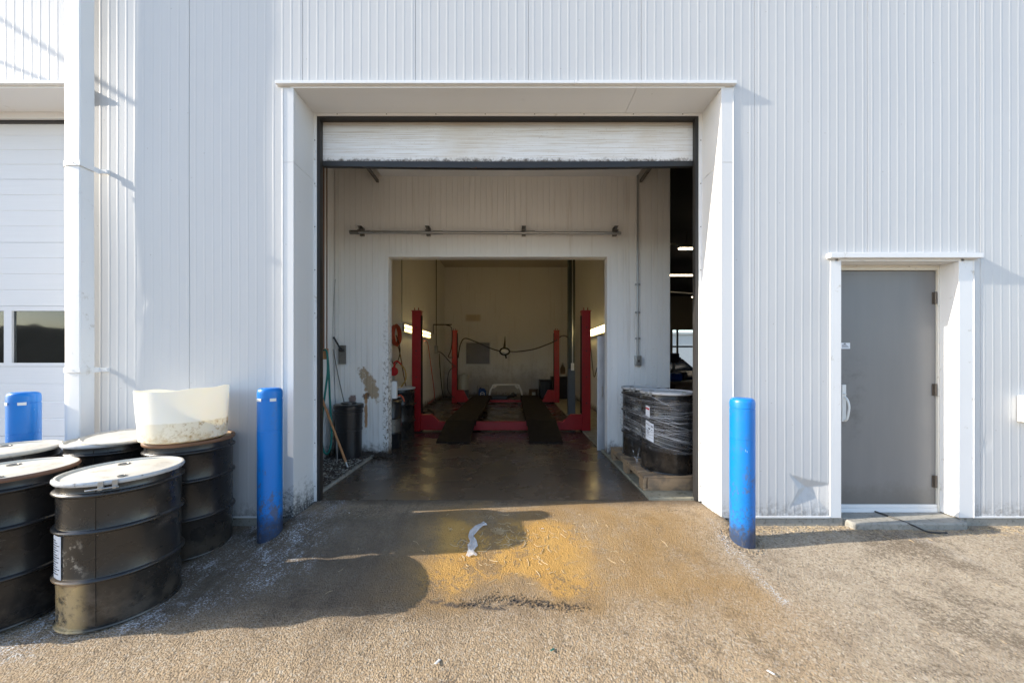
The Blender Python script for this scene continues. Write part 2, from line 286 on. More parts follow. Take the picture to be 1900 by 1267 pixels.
MT = dict(
    siding=mk_siding(), trimw=mk_siding('weathered_white_trim', 1.22), liner=mk_liner(), asphalt=mk_asphalt(), wet=mk_wet(), drum=mk_drum(), scuffed=mk_drum_scuffed(),
    lid=mk_lid('dusty_white_lid', (.50, .46, .39), (.72, .68, .59), .0), rustlid=mk_lid('rust_rimmed_lid', (.50, .47, .41), (.72, .68, .60), 1.0),
    greylid=mk_lid('blue_grey_lid', (.48, .53, .57), (.68, .71, .73), .3), oillid=mk_lid('oily_lid', (.20, .13, .07), (.42, .30, .17), 1.0),
    bollard=mk_bollard(), tub=mk_tub(), wrap=mk_wrap(), wood=mk_wood(), panel=mk_door_panel('door_panel', False), dpanel=mk_door_panel('dirty_door_panel', True),
    diamond=mk_diamond(), gdoor=mk_metal_door(),
    trim=simple('white_trim', (.76, .765, .77), .42, var=.05, sc=2, dirt=.12, dcol=(.4, .36, .3)),
    cream=simple('cream_frame', (.70, .67, .60), .45, var=.05, dirt=.1, dcol=(.3, .24, .18)),
    black=simple('black_rubber', (.022, .021, .021), .5, var=.3), blackp=simple('black_plastic', (.018, .018, .02), .32, var=.3, dirt=.1, dcol=(.09, .08, .07)),
    steel=simple('galvanised_steel', (.42, .42, .41), .38, .8, var=.2, sc=20), dsteel=simple('dull_steel', (.22, .21, .19), .45, .7, dirt=.4),
    concrete=simple('concrete', (.30, .285, .25), .85, var=.3, sc=9, dirt=.5, dcol=(.10, .085, .06), bump=.4, bs=50),
    paleconc=simple('pale_concrete', (.30, .28, .21), .8, var=.35, sc=5, dirt=.5, dcol=(.10, .09, .05), bump=.3, bs=60),
    red=simple('red_lift_paint', (.33, .010, .013), .38, var=.25, sc=5, dirt=.14, dcol=(.06, .01, .01)),
    runway=simple('oily_runway', (.012, .009, .008), .7, spec=.2, var=.4, sc=4, dirt=.3, dcol=(.035, .026, .02), bump=.2),
    darkgreen=simple('dark_green_steel', (.035, .045, .04), .45, var=.2), bluegrey=simple('blue_grey_paint', (.09, .11, .14), .5, var=.2, dirt=.2),
    redp=simple('red_plastic', (.55, .02, .025), .4), orange=simple('orange_rubber', (.50, .08, .03), .5), teal=simple('green_hose', (.01, .17, .15), .45),
    handle=simple('broom_wood', (.42, .20, .08), .5, var=.3, sc=12), rust=simple('rusty_pipe', (.16, .08, .05), .6, var=.3),
    white=simple('white_plastic', (.75, .75, .73), .4, var=.05), paper=simple('paper_label', (.72, .74, .78), .5, var=.05), redprint=simple('red_print', (.5, .02, .03), .5),
    print=simple('dark_print', (.05, .05, .06), .6), hinge=simple('brown_hinge', (.12, .10, .08), .45, .3), yellowhose=simple('amber_hose', (.40, .24, .05), .4),
    ceil=simple('ceiling_panel', (.55, .50, .42), .7, var=.12, sc=1), darkceil=simple('dark_roof_deck', (.035, .033, .035), .8, var=.3, sc=1),
    shopwall=simple('shop_wall_paint', (.16, .145, .11), .7, var=.15, sc=1), bluecar=simple('blue_car_paint', (.03, .09, .22), .2, .3, var=.1), brown=simple('brown_board', (.15, .095, .055), .6, var=.25),
    bluep=simple('blue_plastic', (.01, .06, .24), .4), natural=simple('cloudy_plastic', (.42, .43, .40), .4, var=.15), treeline=simple('far_leaves', (.05, .06, .06), .9, var=.5, sc=.4),
    farwall=simple('far_building_wall', (.55, .55, .55), .8), twig=simple('straw', (.52, .40, .24), .8, var=.4, sc=30), muck=simple('mud_chips', (.07, .055, .045), .7, var=.6, sc=30, bump=.5),
    ringgrey=simple('pale_ring_paint', (.50, .51, .52), .35, var=.15, sc=12, dirt=.3, dcol=(.12, .09, .07)),
    silver=simple('silver_panel', (.16, .15, .15), .35, .3, var=.35, sc=1.5), hoop=simple('bright_hoop', (.78, .78, .80), .4, .1, var=.1))
def glass(name, tint=(.8, .85, .85)):
    m = M(name); m.set(col=tint, rough=m.mixf(m.noise(m.g, 3, 4), .01, .05), trans=1.0, ior=1.45); return m.m
MT['glass'] = glass('window_glass'); MT['dglass'] = glass('dusty_glass', (.30, .34, .34))
def emit(name, col, st):
    m = M(name); m.set(col=(.9, .85, .7), em=col, es=m.mixf(m.noise(m.tc, 3, 2), st * .9, st * 1.1)); return m.m
MT['tube'] = emit('lit_tube', (1, .74, .30), 3.4); MT['tube2'] = emit('lit_tube_white', (1, .82, .58), 3); fm = M('film_fold'); fm.set(col=(.85, .87, .9), rough=.25, alpha=.34, spec=.8); MT['filmfold'] = fm.m; MT['lens'] = simple('frosted_lens', (.8, .78, .76), .3, var=.05)

# ------------------------------------------------------------------ mesh builder
ORG = {}
class MB:
    def __init__(s): s.v = []; s.f = []
    def box(s, x0, x1, y0, y1, z0, z1):
        b = len(s.v); s.v += [(x, y, z) for z in (z0, z1) for y in (y0, y1) for x in (x0, x1)]
        s.f += [tuple(b + i for i in q) for q in ((0, 2, 3, 1), (4, 5, 7, 6), (0, 1, 5, 4), (2, 6, 7, 3), (0, 4, 6, 2), (1, 3, 7, 5))]; return s
    def obox(s, c, size, rot):                # rotated box
        b = len(s.v); hx, hy, hz = [k / 2 for k in size]; e = rot if isinstance(rot, Matrix) else Matrix.Rotation(rot, 3, 'Z')
        s.v += [tuple(Vector(c) + e @ Vector((x, y, z))) for z in (-hz, hz) for y in (-hy, hy) for x in (-hx, hx)]
        s.f += [tuple(b + i for i in q) for q in ((0, 2, 3, 1), (4, 5, 7, 6), (0, 1, 5, 4), (2, 6, 7, 3), (0, 4, 6, 2), (1, 3, 7, 5))]; return s
    def prism(s, poly, axis, a, b):           # 2D polygon extruded along an axis
        n = len(poly); o = len(s.v)
        def p(q, t): return {'x': (t, q[0], q[1]), 'y': (q[0], t, q[1]), 'z': (q[0], q[1], t)}[axis]
        s.v += [p(q, a) for q in poly] + [p(q, b) for q in poly]
        s.f.append(tuple(o + i for i in range(n))[::-1]); s.f.append(tuple(o + n + i for i in range(n)))
        for i in range(n): j = (i + 1) % n; s.f.append((o + i, o + j, o + n + j, o + n + i))
        return s
    def lathe(s, c, prof, n=64, cap0=True, cap1=True, wob=None):
        o = len(s.v); k = len(prof)
        for r, z in prof:
            for i in range(n):
                a = 2 * math.pi * i / n; rr = r * (wob(a, z) if wob else 1)
                s.v.append((c[0] + rr * math.cos(a), c[1] + rr * math.sin(a), c[2] + z))
        for j in range(k - 1):
            for i in range(n): i2 = (i + 1) % n; s.f.append((o + j * n + i, o + j * n + i2, o + (j + 1) * n + i2, o + (j + 1) * n + i))
        if cap0: s.f.append(tuple(o + i for i in range(n))[::-1])
        if cap1: s.f.append(tuple(o + (k - 1) * n + i for i in range(n)))
        return s
    def tube(s, pts, r, n=8, smooth=True, closed=False):
        P = [Vector(p) for p in pts]
        if smooth and len(P) > 2:
            Q = []; m = len(P)
            for i in range(m if closed else m - 1):
                p0 = P[(i - 1) % m] if closed or i > 0 else P[0]; p1 = P[i]; p2 = P[(i + 1) % m]; p3 = P[(i + 2) % m] if closed or i + 2 < m else P[-1]
                for q in range(6):
                    t = q / 6; Q.append(.5 * ((2 * p1) + (p2 - p0) * t + (2 * p0 - 5 * p1 + 4 * p2 - p3) * t * t + (3 * p1 - p0 - 3 * p2 + p3) * t ** 3))
            if not closed: Q.append(P[-1])
            P = Q
        o = len(s.v); m = len(P); up = None
        for i in range(m):
            if closed: d = P[(i + 1) % m] - P[i - 1]
            else: d = P[min(i + 1, m - 1)] - P[max(i - 1, 0)]
            d.normalize()
            if up is None: up = Vector((0, 0, 1)) if abs(d.z) < .9 else Vector((1, 0, 0))
            a = d.cross(up); a.normalize(); up = a.cross(d); up.normalize()
            rr = r(i / max(1, m - 1)) if callable(r) else r
            for k in range(n):
                t = 2 * math.pi * k / n; s.v.append(tuple(P[i] + a * (rr * math.cos(t)) + up * (rr * math.sin(t))))
        for i in range(m if closed else m - 1):
            i2 = (i + 1) % m
            for k in range(n): k2 = (k + 1) % n; s.f.append((o + i * n + k, o + i * n + k2, o + i2 * n + k2, o + i2 * n + k))
        if not closed: s.f.append(tuple(o + k for k in range(n))[::-1]); s.f.append(tuple(o + (m - 1) * n + k for k in range(n)))
        return s
    def rod(s, a, b, r, n=10): return s.tube([a, b], r, n, False)
    def ball(s, c, r, n=12, sq=(1, 1, 1)):
        prof = [(max(1e-4, math.sin(math.pi * i / n)) * r, -math.cos(math.pi * i / n) * r) for i in range(n + 1)]
        o = len(s.v); s.lathe((0, 0, 0), prof, n * 2)
        for i in range(o, len(s.v)): v = s.v[i]; s.v[i] = (c[0] + v[0] * sq[0], c[1] + v[1] * sq[1], c[2] + v[2] * sq[2])
        return s
    def build(s, name, mat, parent=None, loc=None, bevel=0, smooth=True, seg=2, vsharp=False):
        org = ORG[parent] if parent is not None else Vector(loc or (0, 0, 0))
        me = bpy.data.meshes.new(name); me.from_pydata([tuple(Vector(v) - org) for v in s.v], [], s.f); me.validate(); me.update()
        import bmesh
        bm = bmesh.new(); bm.from_mesh(me); bmesh.ops.recalc_face_normals(bm, faces=bm.faces); bm.to_mesh(me); bm.free()
        me.materials.append(MT[mat] if isinstance(mat, str) else mat)
        o = bpy.data.objects.new(name, me); COL.objects.link(o)
        if smooth:
            for p in me.polygons: p.use_smooth = True
            me.set_sharp_from_angle(angle=R(35))
        if vsharp:
            for e in me.edges:
                a, b = me.vertices[e.vertices[0]].co, me.vertices[e.vertices[1]].co
                if abs(a.x - b.x) < 1e-5 and abs(a.z - b.z) > .005: e.use_edge_sharp = True
        if parent is not None: o.parent = parent
        else: o.location = org
        ORG[o] = org
        if bevel:
            b = o.modifiers.new('bevel', 'BEVEL'); b.width = bevel; b.segments = seg; b.limit_method = 'ANGLE'; b.angle_limit = R(40)
        return o
def tag(o, label=None, cat=None, group=None, kind=None):
    if label: o['label'] = label
    if cat: o['category'] = cat
    if group: o['group'] = group
    if kind: o['kind'] = kind
    return o
def thing(name, loc, label, cat, group=None):
    o = bpy.data.objects.new(name, None); COL.objects.link(o); o.location = loc; o.empty_display_size = .1
    ORG[o] = Vector(loc); return tag(o, label, cat, group)
def copy_tree(o, parent=None, loc=None, rz=0):
    c = o.copy(); COL.objects.link(c)
    if parent is not None: c.parent = parent
    if loc is not None: c.location = loc; c.rotation_euler.z = rz
    for ch in [q for q in bpy.data.objects if q.parent == o]: copy_tree(ch, c)
    return c

# ------------------------------------------------------------------ ground
WY = 3.10                       # front face of the building
def sst(v, a, b):
    t = min(1, max(0, (v - a) / (b - a))); return t * t * (3 - 2 * t)
def ground_z(x, y):
    side = -.092 - .078 * sst(-y, -2.95, -2.25) - .05 * sst(-y, -2.3, -1.5)
    mid = -.004 - .12 * sst(-y, -3.10, -2.6) - .048 * sst(-y, -2.65, -2.2) - .05 * sst(-y, -2.3, -1.5)
    k = sst(x, -2.05, -1.92) * (1 - sst(x, 1.845, 1.98))
    z = side * (1 - k) + mid * k
    if y > WY + .02: z -= .3 * sst(y, WY + .02, WY + .2) * (1 - k)
    if y > 3.45: z = -.4
    z += .006 * mnoise.noise(Vector((x * 2.1, y * 2.1, 0))) * (1 if y < 3.0 else .3) * sst(-y, -3.45, -3.2) + .0025 * mnoise.noise(Vector((x * 11, y * 11, 3)))
    return z
def lin(a, b, n): return [a + (b - a) * i / n for i in range(n + 1)]
gx = [-150, -80, -40, -22, -13, -9] + lin(-7, 7, 300) + [9, 13, 22, 40, 80, 150]
gy = [-150, -80, -40, -20, -10, -5, -2, -.5, .2, .6] + lin(.8, 3.44, 94) + [3.448, 3.452, 3.6, 4, 8, 30, 80, 150]
g = MB(); nx = len(gx)
for y in gy:
    for x in gx: g.v.append((x, y, ground_z(x, y) if y > -.6 and abs(x) < 10 else (-.22 if y < 3 else -.4)))
for j in range(len(gy) - 1):
    for i in range(nx - 1): g.f.append((j * nx + i, j * nx + i + 1, (j + 1) * nx + i + 1, (j + 1) * nx + i))
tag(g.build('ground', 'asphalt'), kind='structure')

def grid_top(name, x0, x1, y0, y1, z0, z1, mat, bev=.004):
    return tag(MB().box(x0, x1, y0, y1, z0, z1).build(name, mat, bevel=bev), kind='structure')
XL, XR = -1.93, 1.85
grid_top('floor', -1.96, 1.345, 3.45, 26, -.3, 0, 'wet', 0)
grid_top('floor_slab', 1.35, 16.8, 3.45, 26, -.3, .022, 'paleconc')
grid_top('floor_curb', -2.56, -1.965, 3.45, 5.02, -.3, .03, 'concrete', .01)
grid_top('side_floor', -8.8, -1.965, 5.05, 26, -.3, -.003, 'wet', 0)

# ------------------------------------------------------------------ the building
wh = thing('warehouse', (0, WY, 0), 'white ribbed metal warehouse wall with an open service bay', 'building')
PITCH = .0767; RH = .00075
dent_c = at(1500, 905, WY)
DP = [(-.175, .125), (.0, .075), (.215, .035), (.20, -.22), (-.165, -.175), (-.085, -.01)]
def dent(x, z):                 # pushed-in crease beside the grey door: a sharp fan of folds round one low point
    X = (x - dent_c.x); Z = (z - dent_c.z); d = 0
    if -.3 < X < .3 and -.3 < Z < .3:
        for k in range(6):
            (ax, az), (bx, bz) = DP[k], DP[(k + 1) % 6]; det = ax * bz - az * bx
            u = (X * bz - Z * bx) / det; v = (ax * Z - az * X) / det
            if u >= 0 and v >= 0 and u + v < 1: d = .030 * (1 - u - v) * 1; break
    for cx, cz, r, a_ in ((4.2, .63, .05, .008), (-3.25, 1.90, .10, .008), (-3.35, 1.80, .08, -.006), (-2.2, .55, .2, .005)):
        q = ((x - cx) ** 2 + (z - cz) ** 2) / r ** 2
        if q < 1: d += a_ * (1 - q) ** 2
    return d
def wave(x, z):
    return .0055 * mnoise.noise(Vector((x * .55, z * .8, 5))) + .0012 * mnoise.noise(Vector((x * 1.8, z * 2.0, 9)))
def ribs(mb, x0, x1, z0, z1, Y, pitch=PITCH, rh=RH, sgn=-1, seam=2.146, seamp=1.0, wv=True, axis='x', zs=None, shape=None, fine=False):
    xs = {round(x0, 5): None, round(x1, 5): None}; k = math.floor(x0 / pitch)
    sh = shape or ((.030, 0), (.0335, 1), (.0455, 1), (.049, 0))
    pts = []
    while k * pitch < x1 + pitch:
        for dx, h in sh: pts.append((k * pitch + dx, h * rh))
        k += 1
    k = math.floor((x0 - seam) / seamp)
    while seam + k * seamp < x1 + 1:
        s0 = seam + k * seamp; pts = [p for p in pts if abs(p[0] - s0) > .012]
        pts += [(s0 - .0035, 0), (s0 - .0015, -.006), (s0 + .0015, -.006), (s0 + .0035, 0)]; k += 1
    if fine: pts += [(x0 + .006 * q, rh * 0) for q in range(int((x1 - x0) / .006)) if all(not (a - .004 < x0 + .006 * q < b + .004) for a, b in [(kk * pitch + sh[0][0], kk * pitch + sh[-1][0]) for kk in range(20, 40)])]
    pts = sorted(p for p in pts if x0 < p[0] < x1); pts = [(x0, 0)] + pts + [(x1, 0)]
    if zs is None:
        zs = []; z = z0
        while z < z1: zs.append(z); z += ((.0105 if z < .55 else .05) if fine else (.05 if z < .75 else .12))
        zs.append(z1)
    o = len(mb.v); n = len(pts)
    for z in zs:
        for x, h in pts:
            y = Y + sgn * h + ((wave(x, z) + dent(x, z)) if wv else 0)
            mb.v.append((x, y, z) if axis == 'x' else (y, x, z))
    for j in range(len(zs) - 1):
        for i in range(n - 1): mb.f.append((o + j * n + i, o + j * n + i + 1, o + (j + 1) * n + i + 1, o + (j + 1) * n + i))
LG0, LG1 = -7.55, -3.877         # left garage opening
TOPZ = 3.776
wm = MB(); ZB = -.008
ribs(wm, -9, LG0 - .01, ZB, 7, WY); ribs(wm, LG0 - .01, LG1 + .01, TOPZ + .02, 7, WY)
ribs(wm, LG1 + .01, XL + .0, ZB, 7, WY); ribs(wm, XL, XR, TOPZ + .02, 7, WY)
ribs(wm, XR, 2.86, ZB, 7, WY, fine=True); ribs(wm, 2.86, 4.0, 2.27, 7, WY); ribs(wm, 4.0, 17, ZB, 7, WY)
wm.build('wall', 'siding', wh, vsharp=True)
core = MB()
def coreb(x0, x1, z0, z1): core.box(x0, x1, WY + .035, WY + .30, z0, z1)
coreb(-9, LG0 - .01, -.01, 7); coreb(LG0 - .01, LG1 + .01, TOPZ + .02, 7); coreb(LG1 + .01, XL - .03, -.01, 7); coreb(XL - .03, XR + .03, TOPZ + .02, 7)
coreb(XR + .03, 2.93, -.01, 7); coreb(2.93, 3.98, 2.27, 7); coreb(3.98, 17, -.01, 7)
core.build('wall_core', 'liner', wh, smooth=False)
shell = MB(); shell.box(-9.2, -9, WY + .02, 26, -.3, 7); shell.box(17, 17.2, WY + .02, 26, -.3, 7)
# far end wall of the shop with its window openings
WX0, WX1, WZ0, WZ1 = at(1248, 0, 26).x, 15.6, .50, 3.62
shell.box(-9, WX0, 26, 26.2, -.3, 7); shell.box(WX1, 17, 26, 26.2, -.3, 7); shell.box(WX0, WX1, 26, 26.2, -.3, WZ0); shell.box(WX0, WX1, 26, 26.2, WZ1, 7)
shell.build('rear_wall', 'shopwall', wh, smooth=False)
MB().box(-9.3, 17.3, WY + .1, 26.3, 7.0, 7.2).build('roof', 'darkceil', wh)
MB().box(-9, 17, WY + .31, 25.99, 6.1, 6.2).build('ceiling', 'darkceil', wh)
MB().box(-9, XL - .03, WY + .004, WY + .3, -.4, -.0105).box(XR + .06, 2.93, WY + .004, WY + .3, -.4, -.0105).box(2.93, 3.98, WY + .02, WY + .3, -.4, -.03).box(3.98, 17, WY + .004, WY + .3, -.4, -.0105).build('foundation', 'concrete', wh, bevel=.004)
mb = MB(); mb.prism([(2.98, 3.03), (3.92, 3.025), (3.97, 3.05), (3.96, WY + .3), (2.96, WY + .3), (2.95, 3.05)], 'z', -.4, -.033)
mb.build('doorstep', 'concrete', wh, bevel=.015)

# base flashing along the foot of the siding
for x0, x1 in ((-9, LG0 - .1), (LG1 + .045, -2.03), (1.96, 2.806), (4.086, 17)): MB().box(x0, x1, WY - .007, WY + .03, -.018, -.004).build('base_flashing', 'trim', wh)
# main door surround
sr = MB(); P = .0050
SEAM = HC + 366 * WY / FPX
def vtrim(mb, x0, x1, z0, z1, y0=WY - P, y1=WY + .03):
    mb.box(x0, x1, y0, y1, z0, SEAM - .0015); mb.box(x0, x1, y0, y1, SEAM + .0015, z1)
vtrim(sr, -2.027, XL - .0, -.02, TOPZ); vtrim(sr, XR, 1.958, -.02, TOPZ)
for x in (-2.027, 1.958 - .006): sr.box(x, x + .006, WY - P - .004, WY - P, -.02, TOPZ)
sr.box(XL - .03, XL, WY + .03, 3.42, -.02, SEAM - .0015); sr.box(XL - .03, XL, WY + .03, 3.42, SEAM + .0015, TOPZ)
sr.box(XR, XR + .03, WY + .03, 3.42, -.02, SEAM - .0015); sr.box(XR, XR + .03, WY + .03, 3.42, SEAM + .0015, TOPZ)
sr.box(XL - .03, 1.10, WY - P, 3.42, TOPZ, TOPZ + .018); sr.box(1.103, XR + .03, WY - P, 3.42, TOPZ, TOPZ + .018)
sf = sr.build('door_surround', 'trimw', wh, bevel=.0015)
MB().box(-2.075, .55, WY - .036, WY + .02, TOPZ + .0185, TOPZ + .046).build('drip_flashing', 'trim', wh, bevel=.002); MB().box(.5515, 1.97, WY - .036, WY + .02, TOPZ + .0185, TOPZ + .048).build('drip_flashing', 'trim', wh, bevel=.002)
frm = MB().box(XL, XL + .026, 3.41, 3.44, 0, TOPZ - .001).box(XR - .030, XR, 3.41, 3.44, 0, TOPZ - .001).box(XL + .027, XR - .031, 3.41, 3.44, 3.752, TOPZ - .001).build('door_frame', 'trim', wh, bevel=.002)
for cx, cz in [(x, .15 + .42 * i) for i in range(9) for x in (XL + .013, XR - .014)] + [(-1.7 + k * .48, 3.764) for k in range(8)]:
    mb = MB(); mb.lathe((0, 0, 0), [(.0055, 0), (.003, .004)], 8); mb.v = [(cx + v[0], 3.408 - v[2] - .002, cz + v[1]) for v in mb.v]; mb.build('screw', 'dsteel', frm)
MB().box(XL + .0265, XL + .056, 3.418, 3.47, 0, 3.751).box(XR - .060, XR - .0305, 3.418, 3.47, 0, 3.751).box(XL + .0565, XR - .061, 3.418, 3.47, 3.7285, 3.751).build('weather_seal', 'black', wh)
# raised overhead door
od = MB(); xs = lin(XL + .05, XR - .045, 40); prof = [(3.50, 3.74), (3.475, 3.74), (3.475, 3.71), (3.479, 3.706), (3.475, 3.70), (3.475, 3.335), (3.50, 3.335)]
o = len(od.v); n = len(prof)
for x in xs:
    bmp = .004 * mnoise.noise(Vector((x * 2, 1, 1)))
    if abs(x + .80) < .05: bmp -= .006 * (1 - abs(x + .8) / .05)
    od.v += [(x, y + bmp, z) for y, z in prof]
for i in range(len(xs) - 1):
    for j in range(n): j2 = (j + 1) % n; od.f.append((o + i * n + j, o + i * n + j2, o + (i + 1) * n + j2, o + (i + 1) * n + j))
od.f.append(tuple(range(n))); od.f.append(tuple((len(xs) - 1) * n + j for j in range(n))[::-1])
odo = od.build('overhead_door', 'dpanel', wh)
sg = MB()
for i in range(24):
    x0 = XL + .05 + i * (XR - XL - .095) / 24; x1 = XL + .05 + (i + 1) * (XR - XL - .095) / 24
    def sag(x): return -.022 * math.sin(math.pi * (x - XL) / (XR - XL))
    o = len(sg.v); sg.v += [(x0, 3.468, 3.345 + sag(x0) * .3), (x1, 3.468, 3.345 + sag(x1) * .3), (x1, 3.468, 3.298 + sag(x1)), (x0, 3.468, 3.298 + sag(x0)),
             (x0, 3.51, 3.345 + sag(x0) * .3), (x1, 3.51, 3.345 + sag(x1) * .3), (x1, 3.51, 3.298 + sag(x1)), (x0, 3.51, 3.298 + sag(x0))]
    sg.f += [(o, o + 1, o + 2, o + 3), (o + 4, o + 7, o + 6, o + 5), (o, o + 4, o + 5, o + 1), (o + 3, o + 2, o + 6, o + 7)]
sg.build('bottom_seal', 'black', odo)
MB().box(XL + .05, XR - .05, 3.52, 6.2, 4.02, 4.06).build('stored_section', 'panel', odo)
for x in (XL - .02, XR - .01): MB().prism([(3.51, 0), (3.56, 0), (3.56, 3.86), (3.62, 3.93), (6.2, 3.93), (6.2, 3.97), (3.58, 3.97), (3.51, 3.88)], 'x', x, x + .03).build('door_track', 'dsteel', wh)

# left garage door (closed) and its surround
ls = MB(); vtrim(ls, LG1, LG1 + .04, -.02, TOPZ); ls.box(LG1 + .001, LG1 + .03, WY + .03, 3.42, -.02, TOPZ); vtrim(ls, LG0 - .1, LG0, -.02, TOPZ); ls.box(LG0 - .03, LG0, WY + .03, 3.42, -.02, TOPZ)
ls.box(LG0 - .03, LG1 + .03, WY - P, 3.42, TOPZ, TOPZ + .018); ls.box(LG0, LG1, 3.395, 3.42, 3.715, TOPZ - .001); ls.build('door_surround', 'trim', wh, bevel=.0015)
MB().box(LG0 - .12, LG1 + .055, WY - .036, WY + .02, TOPZ + .0185, TOPZ + .046).build('drip_flashing', 'trim', wh, bevel=.002)
MB().box(LG0, LG1, 3.425, 3.46, 3.69, 3.714).build('weather_seal', 'black', wh)
gz = [0, .63, HC - (680 - 668) * 3.44 / FPX, HC + 100 * 3.44 / FPX, HC + 218 * 3.44 / FPX, HC + 335 * 3.44 / FPX, 3.72]
mb = MB()
for i in range(6):
    z0, z1 = gz[i] + .0015, gz[i + 1] - .0015
    if i == 2:      # glazed section: rails and stiles, open between
        mb.box(LG0, LG1, 3.44, 3.48, z0, z0 + .035); mb.box(LG0, LG1, 3.44, 3.48, z1 - .045, z1)
        mb.box(LG1 - .028, LG1, 3.44, 3.48, z0 + .0352, z1 - .0452)
    else:
        o = len(mb.v); prof = [(z0, 0)]; h = z1 - z0
        for a in (.25, .5, .75): prof += [(z0 + h * a - .006, 0), (z0 + h * a - .003, .003), (z0 + h * a + .003, .003), (z0 + h * a + .006, 0)]
        prof += [(z1, 0)]
        mb.prism([(3.44 + d, z) for z, d in prof] + [(3.48, z1), (3.48, z0)], 'x', LG0, LG1)
gdo = mb.build('garage_door', 'panel', wh)
z0, z1 = gz[2] + .0365, gz[3] - .0465
xm = (14 - 950) * 3.44 / FPX; k = 0
while xm - k * .62 > LG0 + .2:
    xx = xm - k * .62; MB().box(xx - .038, xx + .038, 3.441, 3.479, z0, z1).build('window_mullion', 'panel', gdo); k += 1
k = 0
while xm - k * .62 > LG0 + .2:
    xx = xm - k * .62
    MB().box(xx + .0385, min(xx + .5815, LG1 - .029), 3.458, 3.464, z0, z1).build('window_pane', 'dglass', gdo, smooth=False); k += 1

# downspout with straps
dn = MB(); XRt = -762 * WY / FPX; YF, YB = WY - .155, WY - .052; XLt = -832 * YF / FPX - .05
poly = [(XRt, YB), (XRt, YF + .006), (XRt - .006, YF)]
for i in range(9):
    a = i / 8 * math.pi / 2; poly.append((XLt + .105 - .105 * math.sin(a), YF + .075 - .075 * math.cos(a)))
poly += [(XLt, YB)]
zs = lin(-.06, 7, 60); n = len(poly)
for z in zs:
    dx = .006 * mnoise.noise(Vector((3, z * .9, 1))); dy = .004 * mnoise.noise(Vector((8, z * 1.3, 1)))
    bl = 0
    dn.v += [(x + dx, y + dy * .6, z) for x, y in poly]
for j in range(len(zs) - 1):
    for i in range(n): i2 = (i + 1) % n; dn.f.append((j * n + i, j * n + i2, (j + 1) * n + i2, (j + 1) * n + i))
dn.f.append(tuple(range(n))[::-1]); dn.f.append(tuple((len(zs) - 1) * n + i for i in range(n)))
dso = dn.build('downspout', 'trim', wh)
for z in (3.03, 1.29):
    st = MB(); e = .007; t = .022
    o_ = [(XLt - e, YB)] + [(XLt + .105 - (.105 + e) * math.sin(i / 8 * math.pi / 2), YF + .075 - (.075 + e) * math.cos(i / 8 * math.pi / 2)) for i in range(8, -1, -1)] + [(XRt + e, YF - e)]
    st.prism(o_ + [(x, y + .003) for x, y in reversed(o_)], 'z', z - t, z + t); st.box(XRt + .0065, XRt + e + .003, YF - e, WY - .02, z - t, z + t)
    st.box(XRt + e + .0035, XRt + .075, WY - .024, WY - .019, z - t * .8, z + t * .8); st.box(XRt + .060, XRt + .078, WY - .019, WY - .001, z - t * .8, z + t * .8)
    st.rod((XRt - .05, YF - .011, z), (XRt - .05, YF - .006, z), .006, 8); st.build('strap', 'trim', dso, bevel=.001)

# grey steel door
md = MB(); DL, DR = 2.909, 3.949; DZ = 2.25
sr = MB(); sr.box(2.812, DL, WY - P, WY + .03, -.018, DZ); sr.box(DL - .03, DL, WY + .03, 3.25, -.02, DZ); sr.box(DR, 4.083, WY - P, WY + .03, -.018, DZ)
sr.box(DR, DR + .03, WY + .03, 3.25, -.02, DZ); sr.box(DL - .02, DR + .02, WY - P, 3.25, DZ, DZ + .018); sr.box(4.077, 4.083, WY - P - .004, WY - P, -.018, DZ)
sr.build('door_surround', 'trim', wh, bevel=.0015)
MB().box(2.78, 4.115, WY - .045, WY + .02, DZ + .0185, DZ + .062).build('drip_flashing', 'trim', wh, bevel=.002)
dl0, dl1 = 2.945, at(1733, 0, 3.262).x
MB().box(DL + .001, DL + .035, 3.232, 3.30, -.03, DZ - .001).box(dl1 + .004, DR - .001, 3.232, 3.30, -.03, DZ - .001).box(DL + .036, dl1 + .003, 3.232, 3.30, 2.205, DZ - .001).build('door_frame', 'cream', wh, bevel=.003)
sd = MB().box(dl0, dl1, 3.25, 3.295, .012, 2.2).build('steel_door', 'gdoor', wh, bevel=.002)
MB().box(DL + .036, dl1 + .003, 3.236, 3.30, -.031, .009).build('threshold', 'trim', wh, bevel=.003)
mb = MB(); mb.box(dl0, dl1, 3.240, 3.2495, .013, .04); mb.build('door_sweep', 'trim', sd)
for py in (553, 723, 893):
    c = at(1735, py, 3.24); MB().rod((c.x, 3.236, c.z - .055), (c.x, 3.236, c.z + .055), .009).box(c.x - .018, c.x + .018, 3.243, 3.249, c.z - .054, c.z + .054).build('hinge', 'hinge', sd)
c0 = at(1567, 716, 3.24); c1 = at(1567, 780, 3.24)
mb = MB(); mb.box(c0.x - .022, c0.x + .014, 3.238, 3.2495, c1.z - .01, c0.z + .012); mb.tube([(c0.x, 3.245, c0.z - .10), (c0.x, 3.215, c0.z - .12), (c0.x + .004, 3.20, c0.z - .19), (c0.x, 3.215, c1.z + .02), (c0.x, 3.245, c1.z)], .009, 8)
mb.ball((c0.x - .004, 3.235, c0.z - .075), .012); mb.build('handle', 'white', sd, bevel=.002)
c0 = at(1562, 636, 3.249); c1 = at(1577, 647, 3.249); stk = MB().box(c0.x - .012, c1.x, 3.2475, 3.2494, c1.z, c0.z).build('sticker', 'paper', sd)
